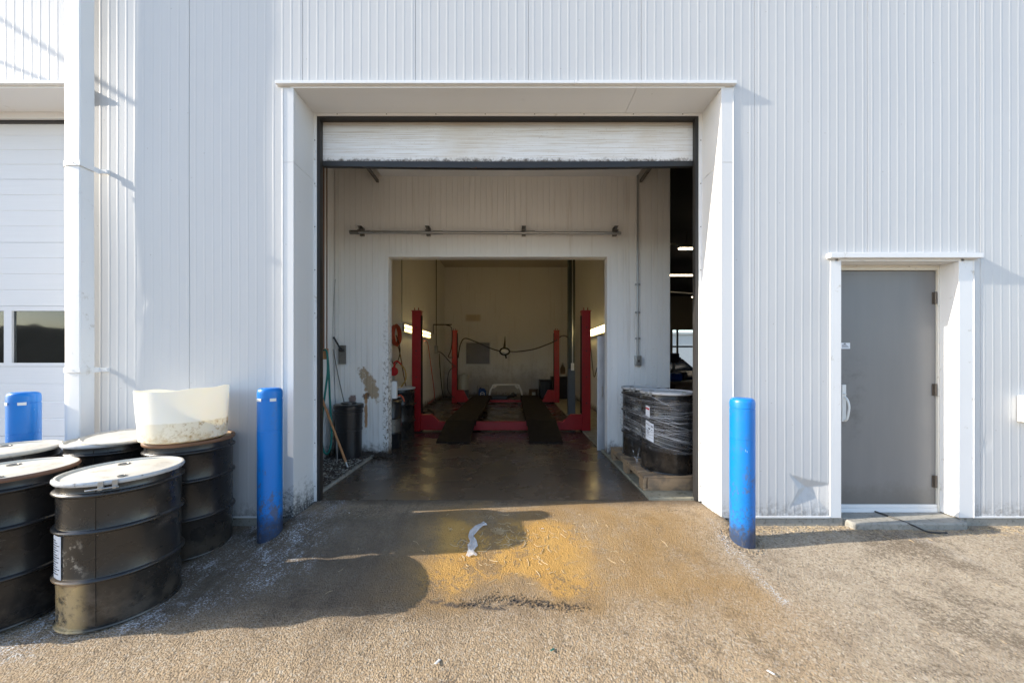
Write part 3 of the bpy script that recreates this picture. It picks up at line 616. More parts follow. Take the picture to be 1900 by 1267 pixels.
# jagged light marks of print on the sticker
mb = MB()
for i in range(3): mb.box(c0.x, c1.x - .012 - .01 * i, 3.2468, 3.2474, c1.z + .012 + i * .011, c1.z + .016 + i * .011)
mb.box(c0.x + .015, c0.x + .035, 3.2468, 3.2474, c0.z - .012, c0.z - .004); mb.build('print', 'print', stk)

# small white box at the right edge of the photo
c = at(1905, 757, 3.07); tag(MB().box(c.x - .05, c.x + .10, 3.03, 3.094, c.z - .12, c.z + .11).box(c.x - .035, c.x + .085, 3.02, 3.0295, c.z - .1, c.z + .09).build('wall_box', 'white', loc=(c.x, 3.09, c.z - .12), bevel=.012), 'small white box fixed to the siding at the far right edge', 'box')

# ------------------------------------------------------------------ bay interior: partition, back room
PY = 5.05; PX0, PX1 = -2.55, at(1243, 0, PY).x
OL, OR_, OT = at(720, 0, PY).x, at(1127, 0, PY).x, at(0, 477, PY).z
THIN = ((.038, 0), (.0395, -1), (.0455, -1), (.047, 0))
pt = MB()
kw = dict(rh=.008, pitch=.082, seam=at(940, 0, PY).x, seamp=1.22, wv=False, shape=THIN)
ribs(pt, PX0, OL, .0, 4.9, PY, **kw); ribs(pt, OL, OR_, OT, 4.9, PY, **kw); ribs(pt, OR_, PX1, .0, 4.9, PY, **kw)
pt.box(PX0, OL - .001, PY + .02, PY + .13, 0, 4.9); pt.box(OR_ + .001, PX1, PY + .02, PY + .13, 0, 4.9); pt.box(OL, OR_, PY + .02, PY + .13, OT, 4.9); pt.box(PX1 - .002, PX1 + .002, PY + .0, PY + .13, 0, 4.9)
pt.build('partition_wall', 'liner', wh, smooth=False)
MB().box(OL - .03, OL + .004, PY - .008, PY + .14, 0, OT + .0).box(OR_ - .004, OR_ + .03, PY - .008, PY + .14, 0, OT).box(OL - .03, OR_ + .03, PY - .008, PY + .14, OT + .0005, OT + .035).build('opening_trim', 'liner', wh, bevel=.002)
lw = MB(); BXL, BXR, BY = -2.56, 2.2, 13.3
k2 = dict(rh=.008, pitch=.082, wv=False, shape=THIN, seam=4.2, seamp=1.22, axis='y')
ribs(lw, 3.41, BY, 0, 4.9, BXL, sgn=1, **k2); ribs(lw, PY + .14, BY, 0, 4.9, BXR, sgn=-1, **k2)
lw.box(BXL - .15, BXL - .01, 3.41, BY + .2, 0, 4.9); lw.box(BXR + .01, BXR + .14, PY + .14, BY + .2, 0, 4.9); lw.build('bay_side_wall', 'liner', wh, smooth=False)
bw = MB(); ribs(bw, BXL, BXR, 0, 4.9, BY, rh=.010, pitch=.082, wv=False, shape=THIN, seam=at(943.5, 0, BY).x, seamp=1.23)
bw.box(BXL, BXR, BY + .02, BY + .15, 0, 4.9); bw.build('back_wall', 'liner', wh, smooth=False)
MB().box(BXL - .15, BXR + .14, PY + .001, BY + .2, 4.9, 5.0).box(BXL - .15, PX1 + .1, 3.42, PY, 4.9, 5.0).build('bay_ceiling', 'ceil', wh)
MB().box(BXR - .75, BXR - .001, 5.3, BY - .05, -.1, .004).build('side_apron', 'concrete', wh)
cl = MB(); cl.box(1.395, 1.56, 8.66, 8.82, .006, 4.9); clo = tag(cl.build('steel_column', 'darkgreen', loc=(1.47, 8.7, 0), bevel=.004), 'dark steel column beside the right back post of the lift', 'column')
MB().box(1.392, 1.563, 8.655, 8.825, .006, 1.16).build('painted_base', 'bluegrey', clo, bevel=.003)
mb = MB(); mb.rod((1.49, 8.635, 1.3), (1.49, 8.635, 4.88), .013); tag(mb.build('conduit', 'steel', loc=(1.49, 8.63, 1.3)), 'thin grey conduit running down the dark steel column', 'conduit')
bpy.data.objects['conduit'].name = 'column_conduit'
cc = bpy.data.objects['column_conduit']
MB().box(1.455, 1.525, 8.60, 8.654, 1.12, 1.30).build('outlet_box', 'white', cc, bevel=.004)
MB().box(1.46, 1.52, 8.61, 8.654, 3.9, 4.1).build('junction_box', 'steel', cc, bevel=.004)

# horizontal pipe with brackets above the inner opening
pz = HC + 237 * 4.95 / FPX; pa, pb = at(650, 0, 4.95).x, at(1152, 0, 4.95).x
pr = thing('door_pipe', ((pa + pb) / 2, 4.95, pz), 'horizontal steel pipe on four brackets above the inner opening', 'pipe')
MB().rod((pa, 4.95, pz), (pb, 4.95, pz - .015), .021, 14).build('pipe', 'steel', pr)
for x in (at(812, 0, 4.95).x, at(983, 0, 4.95).x): MB().rod((x - .06, 4.95, pz - .005), (x + .07, 4.95, pz - .006), .027, 14).build('coupling', 'steel', pr)
MB().rod((pa - .005, 4.95, pz), (pa + .12, 4.95, pz), .029, 14).build('coupling', 'dsteel', pr)
for px in (668, 793, 972, 1143):
    x = at(px, 0, 4.95).x; MB().box(x - .028, x + .028, 5.0, 5.045, pz - .03, pz + .085).box(x - .028, x + .028, 4.925, 5.0, pz + .075, pz + .083).box(x - .012, x + .012, 4.925, 4.932, pz + .015, pz + .08).box(x - .03, x + .03, 4.922, 4.978, pz + .0215, pz + .03).build('bracket', 'dsteel', pr, bevel=.002)
# vertical conduit with switch box on the partition
x = at(1183, 0, 5.02).x; zb = at(0, 660, 5.02).z
cr = thing('wall_conduit', (x, 5.02, zb), 'grey vertical conduit with a switch box on the partition wall', 'conduit')
MB().rod((x, 5.02, zb), (x, 5.02, 4.88), .012).build('conduit_pipe', 'steel', cr)
MB().box(x - .04, x + .04, 4.975, 5.045, zb - .14, zb).build('switch_box', 'steel', cr, bevel=.006); MB().box(x - .008, x + .008, 4.962, 4.9745, zb - .09, zb - .06).build('switch_lever', 'black', cr)
for py in (528, 580, 628): z = at(0, py, 5.02).z; MB().box(x - .035, x + .035, 5.006, 5.03, z - .012, z + .012).build('conduit_clip', 'steel', cr)
# lever plate left
c = at(635, 658, 5.03); lp = thing('lever_plate', c, 'steel wall plate with a dark lever above the black waste drum', 'lever')
MB().box(c.x - .052, c.x + .052, 5.02, 5.042, c.z - .135, c.z + .135).build('plate', 'dsteel', lp, bevel=.004)
MB().rod((c.x - .01, 5.0, c.z + .08), (c.x - .09, 4.96, c.z + .25), .013).ball((c.x - .01, 5.0, c.z + .07), .03).rod((c.x + .01, 4.99, c.z + .06), (c.x + .01, 5.02, c.z + .06), .02).build('lever', 'black', lp)
# brown pipe and hose box at the left reveal
bx = thing('hose_valve', at(597, 655, 4.3), 'rusty vertical pipe ending in a tan valve box beside the left bay wall', 'valve')
c = at(600, 655, 4.55); MB().rod((c.x, c.y, c.z), (c.x, c.y, 4.88), .014).rod((c.x + .045, c.y, c.z), (c.x + .045, c.y, 4.6), .008).build('riser_pipe', 'rust', bx)
MB().box(c.x - .06, c.x + .05, c.y - .05, c.y + .04, c.z - .08, c.z + .06).build('valve_box', 'handle', bx, bevel=.006); MB().rod((c.x, c.y - .09, c.z + .02), (c.x, c.y - .05, c.z + .02), .012).rod((c.x - .05, c.y - .09, c.z + .02), (c.x + .06, c.y - .09, c.z + .04), .010).build('tap', 'black', bx)
def path(name, pts, r, mat, label, cat, n=8, group=None):
    return tag(MB().tube(pts, r, n).build(name, mat, loc=pts[0]), label, cat, group)
hp = [at(596, 652, 4.5), at(603, 649, 4.5), at(607, 656, 4.5), at(610, 690, 4.5), at(612, 740, 4.5), at(615, 790, 4.5), at(614, 825, 4.45), at(607, 842, 4.45), at(599, 832, 4.45), at(597, 800, 4.45), at(600, 755, 4.45), at(605, 715, 4.45), at(608, 690, 4.47), at(608, 662, 4.5)]
path('water_hose', hp, .013, 'teal', 'green rubber hose looped over the valve by the left bay wall', 'hose')
br = thing('broom', at(644, 868, 4.25), 'wooden broom handle leaning in the left corner of the open bay', 'broom')
a, b = at(645, 866, 4.3), at(591, 722, 4.45); MB().rod(a + (b - a) * .06, b, .014).build('pole', 'handle', br); MB().rod(a, a + (b - a) * .09, .011).build('ferrule', 'steel', br)
path('corner_cable', [at(622, 518, 5.0), at(618, 590, 5.0), at(619, 680, 4.98), at(623, 760, 4.8), at(626, 858, 4.6)], .005, 'steel', 'thin pale cable hanging down in front of the black waste drum', 'cable')
path('wall_rod', [at(618, 648, 5.0), at(628, 700, 5.0), at(640, 753, 4.98)], .007, 'dsteel', 'thin dark rod leaning on the partition above the black waste drum', 'rod')

# black waste drum
c = Vector((at(647, 0, 4.83).x, 4.83, .03)); wd = thing('waste_drum', c, 'plain black plastic drum standing in the left corner of the bay', 'drum')
MB().lathe(c, [(.155, 0), (.165, .01), (.168, .38), (.176, .385), (.176, .41), (.170, .415), (.175, .62), (.186, .625), (.186, .645), (.178, .65), (.180, .68), (.192, .685), (.192, .72), (.185, .725)], 48).build('body', 'blackp', wd)
MB().lathe(c, [(.19, .726), (.192, .735), (.18, .742), (.10, .744), (.098, .762), (.09, .765)], 48).build('lid', 'blackp', wd)

# ------------------------------------------------------------------ drums
def drum(name, loc, h, label, group, body='drum', lid='lid', ring='trim', bolt_deg=-75, r=.272, hoops=(.285, .565, .775), lidtype='flat', tag_label=None, film=False):
    loc = Vector(loc); t = thing(name, loc, label, 'drum', group); s = h / .85; k = r / .272
    pr = [(.262, 0), (.276, .001), (.279, .006), (.276, .014), (.266, .018), (.268, .024)]
    for z in hoops:
        pr += [(.270, z - .019), (.272, z - .0145), (.280, z - .0105), (.2865, z - .005), (.288, z), (.2865, z + .005), (.280, z + .0105), (.272, z + .0145), (.270, z + .019)]
    pr += [(.270, .815), (.268, .832)]
    MB().lathe(loc, [(a * k, z * s) for a, z in pr], 96).build('body', body, t)
    MB().box(loc.x + .1100 * k, loc.x + .1125 * k, loc.y - .2495 * k, loc.y - .2470 * k, loc.z + .03, loc.z + .81 * s).build('weld_seam', body, t)
    lp = [(.281, .836), (.283, .846), (.280, .853), (.270, .855), (.264, .851), (.262, .843), (.20, .842), (.19, .8445), (.10, .8445), (.001, .8445)]
    lo = MB().lathe(loc, [(a * k, z * s) for a, z in lp], 96, cap0=False).build('lid', lid, t)
    for a, rr, q in ((2.4, .17, .030), (5.5, .18, .020)):
        c = loc + Vector((math.cos(a) * rr * k, math.sin(a) * rr * k, .8435 * s)); MB().lathe(c, [(q, 0), (q, .006), (q * .7, .007), (q * .6, .003), (.001, .003)], 20).build('bung', 'dsteel', lo)
    rg = MB().lathe(loc, [(a * k, z * s) for a, z in [(.270, .826), (.283, .829), (.288, .838), (.287, .848), (.282, .855)]], 96, False, False).build('closing_ring', ring, t)
    if bolt_deg is not None:
        a = R(bolt_deg); d = Vector((math.cos(a), math.sin(a), 0)); tn = Vector((-d.y, d.x, 0)); b = MB()
        for sgn in (-1, 1):
            c = loc + d * (.294 * k) + tn * (.028 * sgn) + Vector((0, 0, .832 * s)); b.obox(c, (.016, .022, .045), a)
            b.obox(c + d * .010 - Vector((0, 0, .016)), (.018, .016, .014), a)
        c = loc + d * (.306 * k) + Vector((0, 0, .816 * s)); b.rod(c - tn * .085, c + tn * .045, .0045, 8); b.build('ring_bolt', 'steel', rg, bevel=.001)
    return t
def label_patch(t, r, a0, a1, z0, z1, mat='paper', rot=0, name='paper_label', marks=()):
    org = ORG[t]; mb = MB(); n = 10
    def pt(u, v, rr): a = a0 + (a1 - a0) * u; return tuple(org + Vector((math.cos(a) * rr, math.sin(a) * rr, z0 + (z1 - z0) * v + rot * (u - .5))))
    def patch(mb, u0, u1, v0, v1, rr, n=10):
        o = len(mb.v)
        for q in (rr, rr + .0012):
            for i in range(n + 1):
                u = u0 + (u1 - u0) * i / n; mb.v += [pt(u, v0, q), pt(u, v1, q)]
        m = 2 * (n + 1)
        for i in range(n):
            a = o + 2 * i; mb.f += [(a, a + 2, a + 3, a + 1), (a + m, a + m + 1, a + m + 3, a + m + 2), (a, a + m, a + m + 2, a + 2), (a + 1, a + 3, a + m + 3, a + m + 1)]
        mb.f += [(o, o + 1, o + m + 1, o + m), (o + 2 * n, o + m + 2 * n, o + m + 2 * n + 1, o + 2 * n + 1)]
    patch(mb, 0, 1, 0, 1, r); po = mb.build(name, mat, t)
    for (u0, u1, v0, v1, mm) in marks:
        b = MB(); patch(b, u0, u1, v0, v1, r + .0014, 4); b.build('print', mm, po)
gOut = 'black steel drums gathered left of the bay door'
d1 = drum('steel_drum', (-2.495, 2.252, -.172), .85, 'nearest black drum, grey ring and bolt, yellow scuffs at its foot', gOut, body='scuffed', lid='lid', ring='ringgrey', bolt_deg=-54)
marks = [(.14, .5 + .38 * ((i * 7) % 5) / 4, .88 - .055 * i, .895 - .055 * i, 'print') for i in range(15)]
label_patch(d1, .2735, R(236), R(257), .30, .545, marks=marks)
d2 = drum('steel_drum', (-2.575, 2.812, -.112), .868, 'black drum with rusty rim carrying the cut white tub', gOut, lid='oillid', ring='rustlid', bolt_deg=None, r=.264)
d3 = drum('steel_drum', (-3.11, 2.16, -.165), .865, 'black drum with brown rusted rim at the lower left edge', gOut, lid='lid', ring='rust', bolt_deg=None)
d4 = drum('steel_drum', (-3.67, 2.512, -.135), .87, 'black drum with clean white lid in front of the tape-ringed bollard', gOut, lid='lid', ring='lid', bolt_deg=None)
d5 = drum('steel_drum', (-3.185, 2.815, -.10), .85, 'black drum behind the others with a loose lid on top', gOut, lid='lid', ring='greylid', bolt_deg=None, r=.264)
c = Vector((-3.09, 2.81, .757)); o = MB(); o.lathe((0, 0, 0), [(.235, 0), (.245, .004), (.247, .014), (.240, .020), (.228, .014), (.226, .009), (.001, .009)], 72)
E = Matrix.Rotation(R(3.5), 3, 'Y') @ Matrix.Rotation(R(2), 3, 'X'); o.v = [tuple(c + E @ Vector(v)) for v in o.v]; tag(o.build('loose_lid', 'rustlid', loc=c), 'loose dusty lid lying tilted on the drum behind the white tub', 'lid')

# cut plastic tub
c = Vector((-2.565, 2.745, .765)); tb = MB(); n = 96
def tubr(a, t): return (.258 + .018 * t) * (1 + .035 * math.cos(2 * a + .4) + .012 * math.sin(3 * a + t * 2))
def toph(a): return .385 + .018 * math.cos(a + .25) + .010 * math.sin(2 * a + 1) - .016 * max(0, math.cos(a - 1.9)) ** 6 + .004 * math.sin(7 * a)
rows = [(-.055, 0), (-.020, .012), (0, .045)] + [(0, q) for q in lin(.12, 1, 10)]
for side in (0, 1):
    for dr, t in rows:
        for i in range(n):
            a = 2 * math.pi * i / n; rr = tubr(a, t) + dr - side * .006; h = toph(a) * t + (side * .006 if t < .1 else 0)
            tb.v.append((c.x + rr * math.cos(a), c.y + rr * math.sin(a), c.z + h))
m_ = len(rows)
for side in (0, 1):
    for j in range(m_ - 1):
        for i in range(n): i2 = (i + 1) % n; o = side * m_ * n; tb.f.append((o + j * n + i, o + j * n + i2, o + (j + 1) * n + i2, o + (j + 1) * n + i))
    tb.f.append(tuple(side * m_ * n + i for i in range(n)))
for i in range(n): i2 = (i + 1) % n; tb.f.append(((m_ - 1) * n + i, (m_ - 1) * n + i2, (2 * m_ - 1) * n + i2, (2 * m_ - 1) * n + i))
tag(tb.build('plastic_tub', 'tub', loc=c), 'cut-down white plastic tub, stained brown low down, on the rusty-rimmed drum', 'tub')

# drums on the pallet
gIn = 'wrapped black drums on the pallet'
e1 = drum('wrapped_drum', (1.727, 3.905, .178), .85, 'black drum with two white labels at the front of the pallet', gIn, lid='greylid', ring='greylid', bolt_deg=-152)
e2 = drum('wrapped_drum', (1.70, 4.49, .178), .85, 'black drum without label, half hidden at the back of the pallet', gIn, lid='greylid', ring='greylid', bolt_deg=-140)
marks = [(.08, .92, .66, .84, 'redprint')]
label_patch(e1, .2745, R(196), R(208), .585, .70, marks=marks, rot=-.01)
marks = [(.08, .5, .82, .85, 'print'), (.70, .92, .80, .86, 'print'), (.35, .62, .60, .68, 'print'), (.15, .42, .50, .53, 'print'), (.15, .5, .42, .45, 'print'), (.15, .45, .34, .37, 'print'), (.72, .9, .62, .66, 'print')]
label_patch(e1, .2745, R(196), R(218), .33, .53, marks=marks, rot=-.035)
def hull_pts(r, n=48):
    P = []
    for i in range(n // 2 + 1): a = math.pi + math.pi * i / (n // 2); P.append((1.727 + r * math.cos(a), 3.905 + r * math.sin(a)))
    for i in range(n // 2 + 1): a = math.pi * i / (n // 2); P.append((1.70 + r * math.cos(a), 4.49 + r * math.sin(a)))
    return P
def film(z0, z1, r, tilt=0, ph=0):
    H = hull_pts(r); m = MB(); n = len(H); zs = lin(z0, z1, 8)
    for z in zs:
        for i, (x, y) in enumerate(H):
            q = mnoise.noise(Vector((x * 6 + ph, y * 6, z * 9))) * .006; m.v.append((x + q, y + q * .5, z + tilt * (x - 1.7) + .018 * mnoise.noise(Vector((x * 3, y * 3, ph + z)))))
    for j in range(8):
        for i in range(n): i2 = (i + 1) % n; m.f.append((j * n + i, j * n + i2, (j + 1) * n + i2, (j + 1) * n + i))
    return m
m1 = film(.52, .96, .290, -.12, 0); m2 = film(.40, .66, .293, -.10, 4); m1.v, m1.f = m1.v + m2.v, m1.f + [tuple(i + len(m1.v) for i in f) for f in m2.f]
tf = m1.build('stretch_wrap', 'wrap', loc=(1.71, 4.2, .4)); tag(tf, 'clear stretch film wound round the two drums on the pallet', 'plastic wrap')
fs = MB(); random.seed(5)
def strand(z0, sl_, i0, i1, rr):
    H = hull_pts(.2945, 64); n = len(H); P_ = []
    for i in range(i0, i1, 2):
        x, y = H[i % n]; P_.append((x, y, min(.975, max(.33, z0 + sl_ * (i - i0) + .004 * mnoise.noise(Vector((i * .3, z0 * 9, 1)))))))
    fs.tube(P_, lambda t: rr * (.3 + math.sin(math.pi * min(.999, max(.001, t)))), 4)
for k in range(20): strand(random.uniform(.60, .95), random.uniform(-.0012, .0012), random.randint(-20, 4), random.randint(14, 34), random.uniform(.0006, .0014))
for k in range(13): strand(random.uniform(.55, .86), random.uniform(-.0095, -.005), random.randint(-14, 6), random.randint(20, 36), random.uniform(.0007, .0018))
for k in range(3): strand(random.uniform(.50, .75), random.uniform(.002, .005), 0, 33, .0012)
fs.build('film_folds', 'filmfold', tf)
tl = [(1.95, 3.70, .47), (2.01, 3.74, .30), (2.02, 3.66, .20), (2.03, 3.62, .13)]
mb = MB(); mb.tube(tl, lambda t: .006 + .016 * max(0, t - .7), 6)
for k in range(5): mb.tube([(2.02, 3.60, .19), (2.02 + random.uniform(-.04, .04), 3.585, .13), (2.02 + random.uniform(-.03, .03), 3.58, .07)], .006, 5)
mb.tube([(1.42, 4.15, .42), (1.40, 3.95, .25), (1.50, 3.66, .165)], .005, 5); mb.tube([(1.42, 3.9, .40), (1.37, 3.85, .25), (1.365, 3.82, .13)], .006, 5)
mb.build('loose_tail', 'wrap', tf)
pl = thing('pallet', (1.9, 4.2, .022), 'wooden pallet under the two wrapped drums', 'pallet')
for i in range(7): y = 3.62 + i * .180; MB().box(1.362, 2.46, y, y + (.14 if i else .125), .158, .178).build('deck_board', 'wood', pl, bevel=.002)
for x in (1.362, 1.87, 2.40):
    MB().box(x, x + .038, 3.63, 4.84, .118, .157).build('stringer', 'wood', pl, bevel=.003)
    for y0, y1 in ((3.642, 3.76), (4.14, 4.30), (4.72, 4.84)): MB().box(x, x + .038, y0, y1, .046, .1175).build('block', 'wood', pl, bevel=.003)
MB().box(1.405, 2.399, 3.622, 3.64, .048, .156).build('front_board', 'wood', pl, bevel=.002)
for i in range(3): y = 3.63 + i * .54; MB().box(1.364, 2.458, y, y + .12, .024, .0455).build('bottom_board', 'wood', pl, bevel=.002)
tag(MB().box(1.357, 1.43, 3.28, 3.62, .0225, .05).build('broken_slat', 'wood', loc=(1.39, 3.4, .02), bevel=.002), 'broken wooden slat on the floor at the pallet corner', 'slat') if False else None

# ------------------------------------------------------------------ bollards
def bollard(loc, h, label, tape=0, seamz=.82):
    loc = Vector(loc); t = thing('bollard', loc, label, 'bollard', 'blue bollards guarding the wall'); r = .089
    pr = [(r * .97, -.12), (r, .0), (r, h * .72), (r - .002, h * .721), (r - .002, h * .7235), (r, h * .7245), (r, h * .925), (r - .003, h * .9265), (r - .003, h * .932), (r, h * .9335), (r, h - .035), (r * .96, h - .016), (r * .85, h - .004), (r * .7, h), (.001, h + .001)]
    b = MB().lathe(loc, pr, 64).build('sleeve', 'bollard', t)
    if tape:
        m = MB(); m.lathe(loc, [(r + .001, h * .915), (r + .0025, h * .916), (r + .0025, h * .934), (r + .001, h * .935)], 64, False, False)
        if tape == 2: 
            n = 64; fs = []
            for f in m.f:
                a = math.degrees(math.atan2(m.v[f[0]][1] - loc.y, m.v[f[0]][0] - loc.x)) % 360
                if (170 < a < 262) or (300 < a < 330): fs.append(f)
            m.f = fs
        m.build('tape_ring', 'white', t)
    return t
bollard((at(501, 0, 2.90).x, 2.90, -.09), 1.235, 'blue bollard with torn white tape left of the bay door', 2)
bollard((at(1377, 0, 2.83).x, 2.83, -.10), 1.17, 'plain blue bollard right of the bay door')
bollard((at(44.5, 0, 2.90).x, 2.90, -.09), 1.20, 'blue bollard behind the drums by the garage door with windows', 2)

# ------------------------------------------------------------------ lift
LC = -.206; LX = 1.634; Y0, Y1 = 6.80, 11.25; PH = 2.316
lf = thing('car_lift', (LC, (Y0 + Y1) / 2, 0), 'red four-post car lift lowered in the back of the bay', 'car lift')
for x, s in ((LC - LX, 1), (LC + LX, -1)):
    for y in (Y0, Y1):
        m = MB(); w_ = .082; m.box(x - w_, x + w_, y - .08, y + .08, .012, PH); po = m.build('post', 'red', lf, bevel=.006)
        m = MB(); m.box(x + s * .060 - .022, x + s * .060 + .022, y - .083, y - .0805, .3, PH - .05) if False else m.box(x - w_ - .02, x + w_ + .02, y - .1, y + .1, .001, .0115); m.build('base_plate', 'runway', po)
        for zz in (.55, 1.05, 1.55, 2.0): MB().rod((x, y - .084, zz), (x, y - .0795, zz), .014, 12).build('latch_hole', 'black', po)
        MB().box(x + s * (w_ + .0005), x + s * (w_ + .012), y - .05, y + .05, .35, PH - .08).build('side_channel', 'runway', po) if s > 0 else MB().box(x - w_ - .012, x - w_ - .0005, y - .05, y + .05, .35, PH - .08).build('side_channel', 'runway', po)
        m = MB(); m.box(x - w_ - .012, x + w_ + .012, y - .092, y + .092, PH + .0005, PH + .012)
        for dx in (-.04, .035): m.rod((x + dx, y - .03, PH + .012), (x + dx, y - .03, PH + .07), .009)
        m.build('top_cap', 'red', po)
for y in (Y0 - .02, Y1 - .02):
    xa, xb = LC - LX + .084, LC + LX - .084; hz = .19 if y < 9 else .10; gz_ = .33 if y < 9 else .42
    poly = [(xa, .035), (xa, gz_), (xa + .20, gz_), (xa + .36, hz), (xb - .36, hz), (xb - .20, gz_), (xb, gz_), (xb, .035), (xb - .5, .03), (xa + .5, .03)]
    MB().prism(poly, 'y', y - .055, y + .055).build('crossbeam', 'red', lf, bevel=.004)
for s in (-1, 1):
    a, b = sorted((LC + s * .48, LC + s * 1.06))
    MB().box(a, b, Y0 - .10, Y1 + .25, .193, .225).box(a, a + .02, Y0 - .10, Y1 + .25, .12, .1925).box(b - .02, b, Y0 - .10, Y1 + .25, .12, .1925).build('runway', 'runway', lf, bevel=.003)
    MB().prism([(Y0 - .11, .222), (Y0 - .11, .20), (Y0 - 1.02, .004), (Y0 - 1.02, .022)], 'x', a + .01, b - .01).build('approach_ramp', 'runway', lf, bevel=.002)

# ------------------------------------------------------------------ things in the back room
def shop_light(c, ln, axis, nrm, label, name='tube_light', mat='tube', tubes=2, group=None):
    t = thing(name, c, label, 'light', group); c = Vector(c); ax = Vector(axis); nr = Vector(nrm); up = Vector((0, 0, 1)) if abs(nr.z) < .5 else ax.cross(nr)
    E = Matrix((ax, nr, up)).transposed()
    MB().obox(c + nr * .03, (ln, .06, .20), E).build('housing', 'white', t, bevel=.006)
    for sgn in (-1, 1):
        MB().obox(c + nr * .075 + ax * (sgn * (ln / 2 - .03)), (.05, .05, .19), E).build('end_cap', 'steel', t)
    for q in ((-.05, .05) if tubes == 2 else (-.065, 0, .065)):
        a = c + nr * .085 + up * q; MB().rod(a - ax * (ln / 2 - .06), a + ax * (ln / 2 - .06), .015, 12).build('tube', mat, t)
    return t
yl0, yl1 = atx(747, 0, BXL + .09).y, atx(798, 0, BXL + .09).y
shop_light((BXL + .02, (yl0 + yl1) / 2, 2.12), yl1 - yl0, (0, 1, 0), (1, 0, 0), 'lit two-tube light on the left wall behind the lift post')
shop_light((BXR - .02, 8.75, 2.10), 2.4, (0, 1, 0), (-1, 0, 0), 'lit tube light on the right wall above the diamond plate sheet', tubes=3)
# left wall conduits and cables
def wl(px, py, off=.05): return atx(px, py, BXL + off)
mb = MB(); p = wl(745.5, 600, .03); mb.rod((p.x, p.y, 2.2), (p.x, p.y, 4.88), .012); tag(mb.build('light_conduit', 'steel', loc=(p.x, p.y, 2.2)), 'thin conduit rising from the left tube light', 'conduit')
p = wl(809, 648, .04); jb = thing('cable_box', (p.x, p.y, p.z), 'grey junction box with a conduit on the left wall near the back', 'box')
MB().box(p.x - .03, p.x + .05, p.y - .11, p.y + .11, p.z - .14, p.z + .12).build('box_body', 'steel', jb, bevel=.006); MB().rod((p.x + .01, p.y, p.z + .12), (p.x + .01, p.y, 4.88), .014).build('conduit_pipe', 'dsteel', jb)
mb = MB(); p1 = wl(806, 602.5, .05); mb.rod((BXL + .02, 11.3, p1.z), (BXL + .62, 11.3, p1.z), .018); mb.rod((BXL + .02, 11.3, p1.z - .02), (BXL + .02, 11.3, p1.z - .3), .012)
tag(mb.build('cable_bracket', 'black', loc=(BXL + .02, 11.3, p1.z)), 'black bracket arm carrying cables out from the left wall', 'bracket')
D = 11.15; gC = 'black cables hanging round the left back post'
path('power_cable', [at(828, 603, D), at(837, 607, D), at(839, 622, D), at(837, 648, D), at(832, 662, D), at(842, 663, D)], .014, 'black', 'black cable dropping from the bracket arm beside the back post', 'cable', group=gC)
path('power_cable', [wl(813, 652), at(822, 657, 11.6), at(835, 672, D), at(846, 680, D - .1)], .014, 'black', 'black cable slung from the junction box to the left back post', 'cable', group=gC)
path('power_cable', [wl(815, 655), wl(817, 690), wl(822, 735), wl(828, 741, .2)], .014, 'black', 'black cable hanging from the junction box down to the floor', 'cable', group=gC)
path('power_cable', [at(843, 680, D), at(833, 690, D), at(830, 715, D), at(833, 728, D), at(843, 738, D)], .012, 'black', 'black cable looping low behind the left back post', 'cable', group=gC)
path('power_cable', [at(850, 664, D), at(854, 640, D), at(862, 628, D), at(880, 633, D), at(905, 644, D), at(922, 650, D), at(931, 651, D)], .017, 'black', 'black cable strung from the left back post to the hanging work lamp', 'cable', group=gC)
path('power_cable', [at(943, 652, D), at(962, 652, D), at(990, 648, D), at(1013, 640, D), at(1030, 632.5, D), at(1041, 624, D + .05), at(1048, 623, 10.4), at(1054, 626, 8.8)], .017, 'black', 'twisted black cable strung from the work lamp to the right column', 'cable', group=gC)
lc = at(936.5, 652, 11.1); wlp = thing('work_lamp', lc, 'work lamp with black guard hanging from the cable over the lift', 'lamp')
MB().ball(lc, .1, 12, (1.25, .55, .78)).build('lens', 'lens', wlp)
m = MB()
m.tube([(lc.x + math.cos(a) * .15, lc.y - .02, lc.z + math.sin(a) * .105) for a in lin(0, 2 * math.pi * 23 / 24, 23)], .025, 8, True, True); m.rod((lc.x + .02, lc.y, lc.z - .1), (lc.x + .05, lc.y, lc.z - .22), .028)
m.build('guard', 'black', wlp)
MB().tube([(lc.x - .01, lc.y, lc.z + .10), (lc.x, lc.y, lc.z + .25), (lc.x + .01, lc.y, lc.z + .48)], lambda t: .045 * (1 - t) + .006, 8).build('hook_stem', 'black', wlp)
# silver panel on back wall
a, b = at(862.5, 633.5, BY), at(911, 677.5, BY); sp = thing('wall_panel', ((a.x + b.x) / 2, BY - .02, b.z), 'square grey panel in a white frame on the back wall', 'panel')
MB().box(a.x + .05, b.x - .05, BY - .02, BY - .008, b.z + .05, a.z - .05).build('sheet', 'silver', sp)
MB().box(a.x, a.x + .05, BY - .035, BY - .006, b.z, a.z).box(b.x - .05, b.x, BY - .035, BY - .006, b.z, a.z).box(a.x + .0505, b.x - .0505, BY - .035, BY - .006, b.z, b.z + .05).box(a.x + .0505, b.x - .0505, BY - .035, BY - .006, a.z - .05, a.z).build('frame', 'white', sp, bevel=.004)
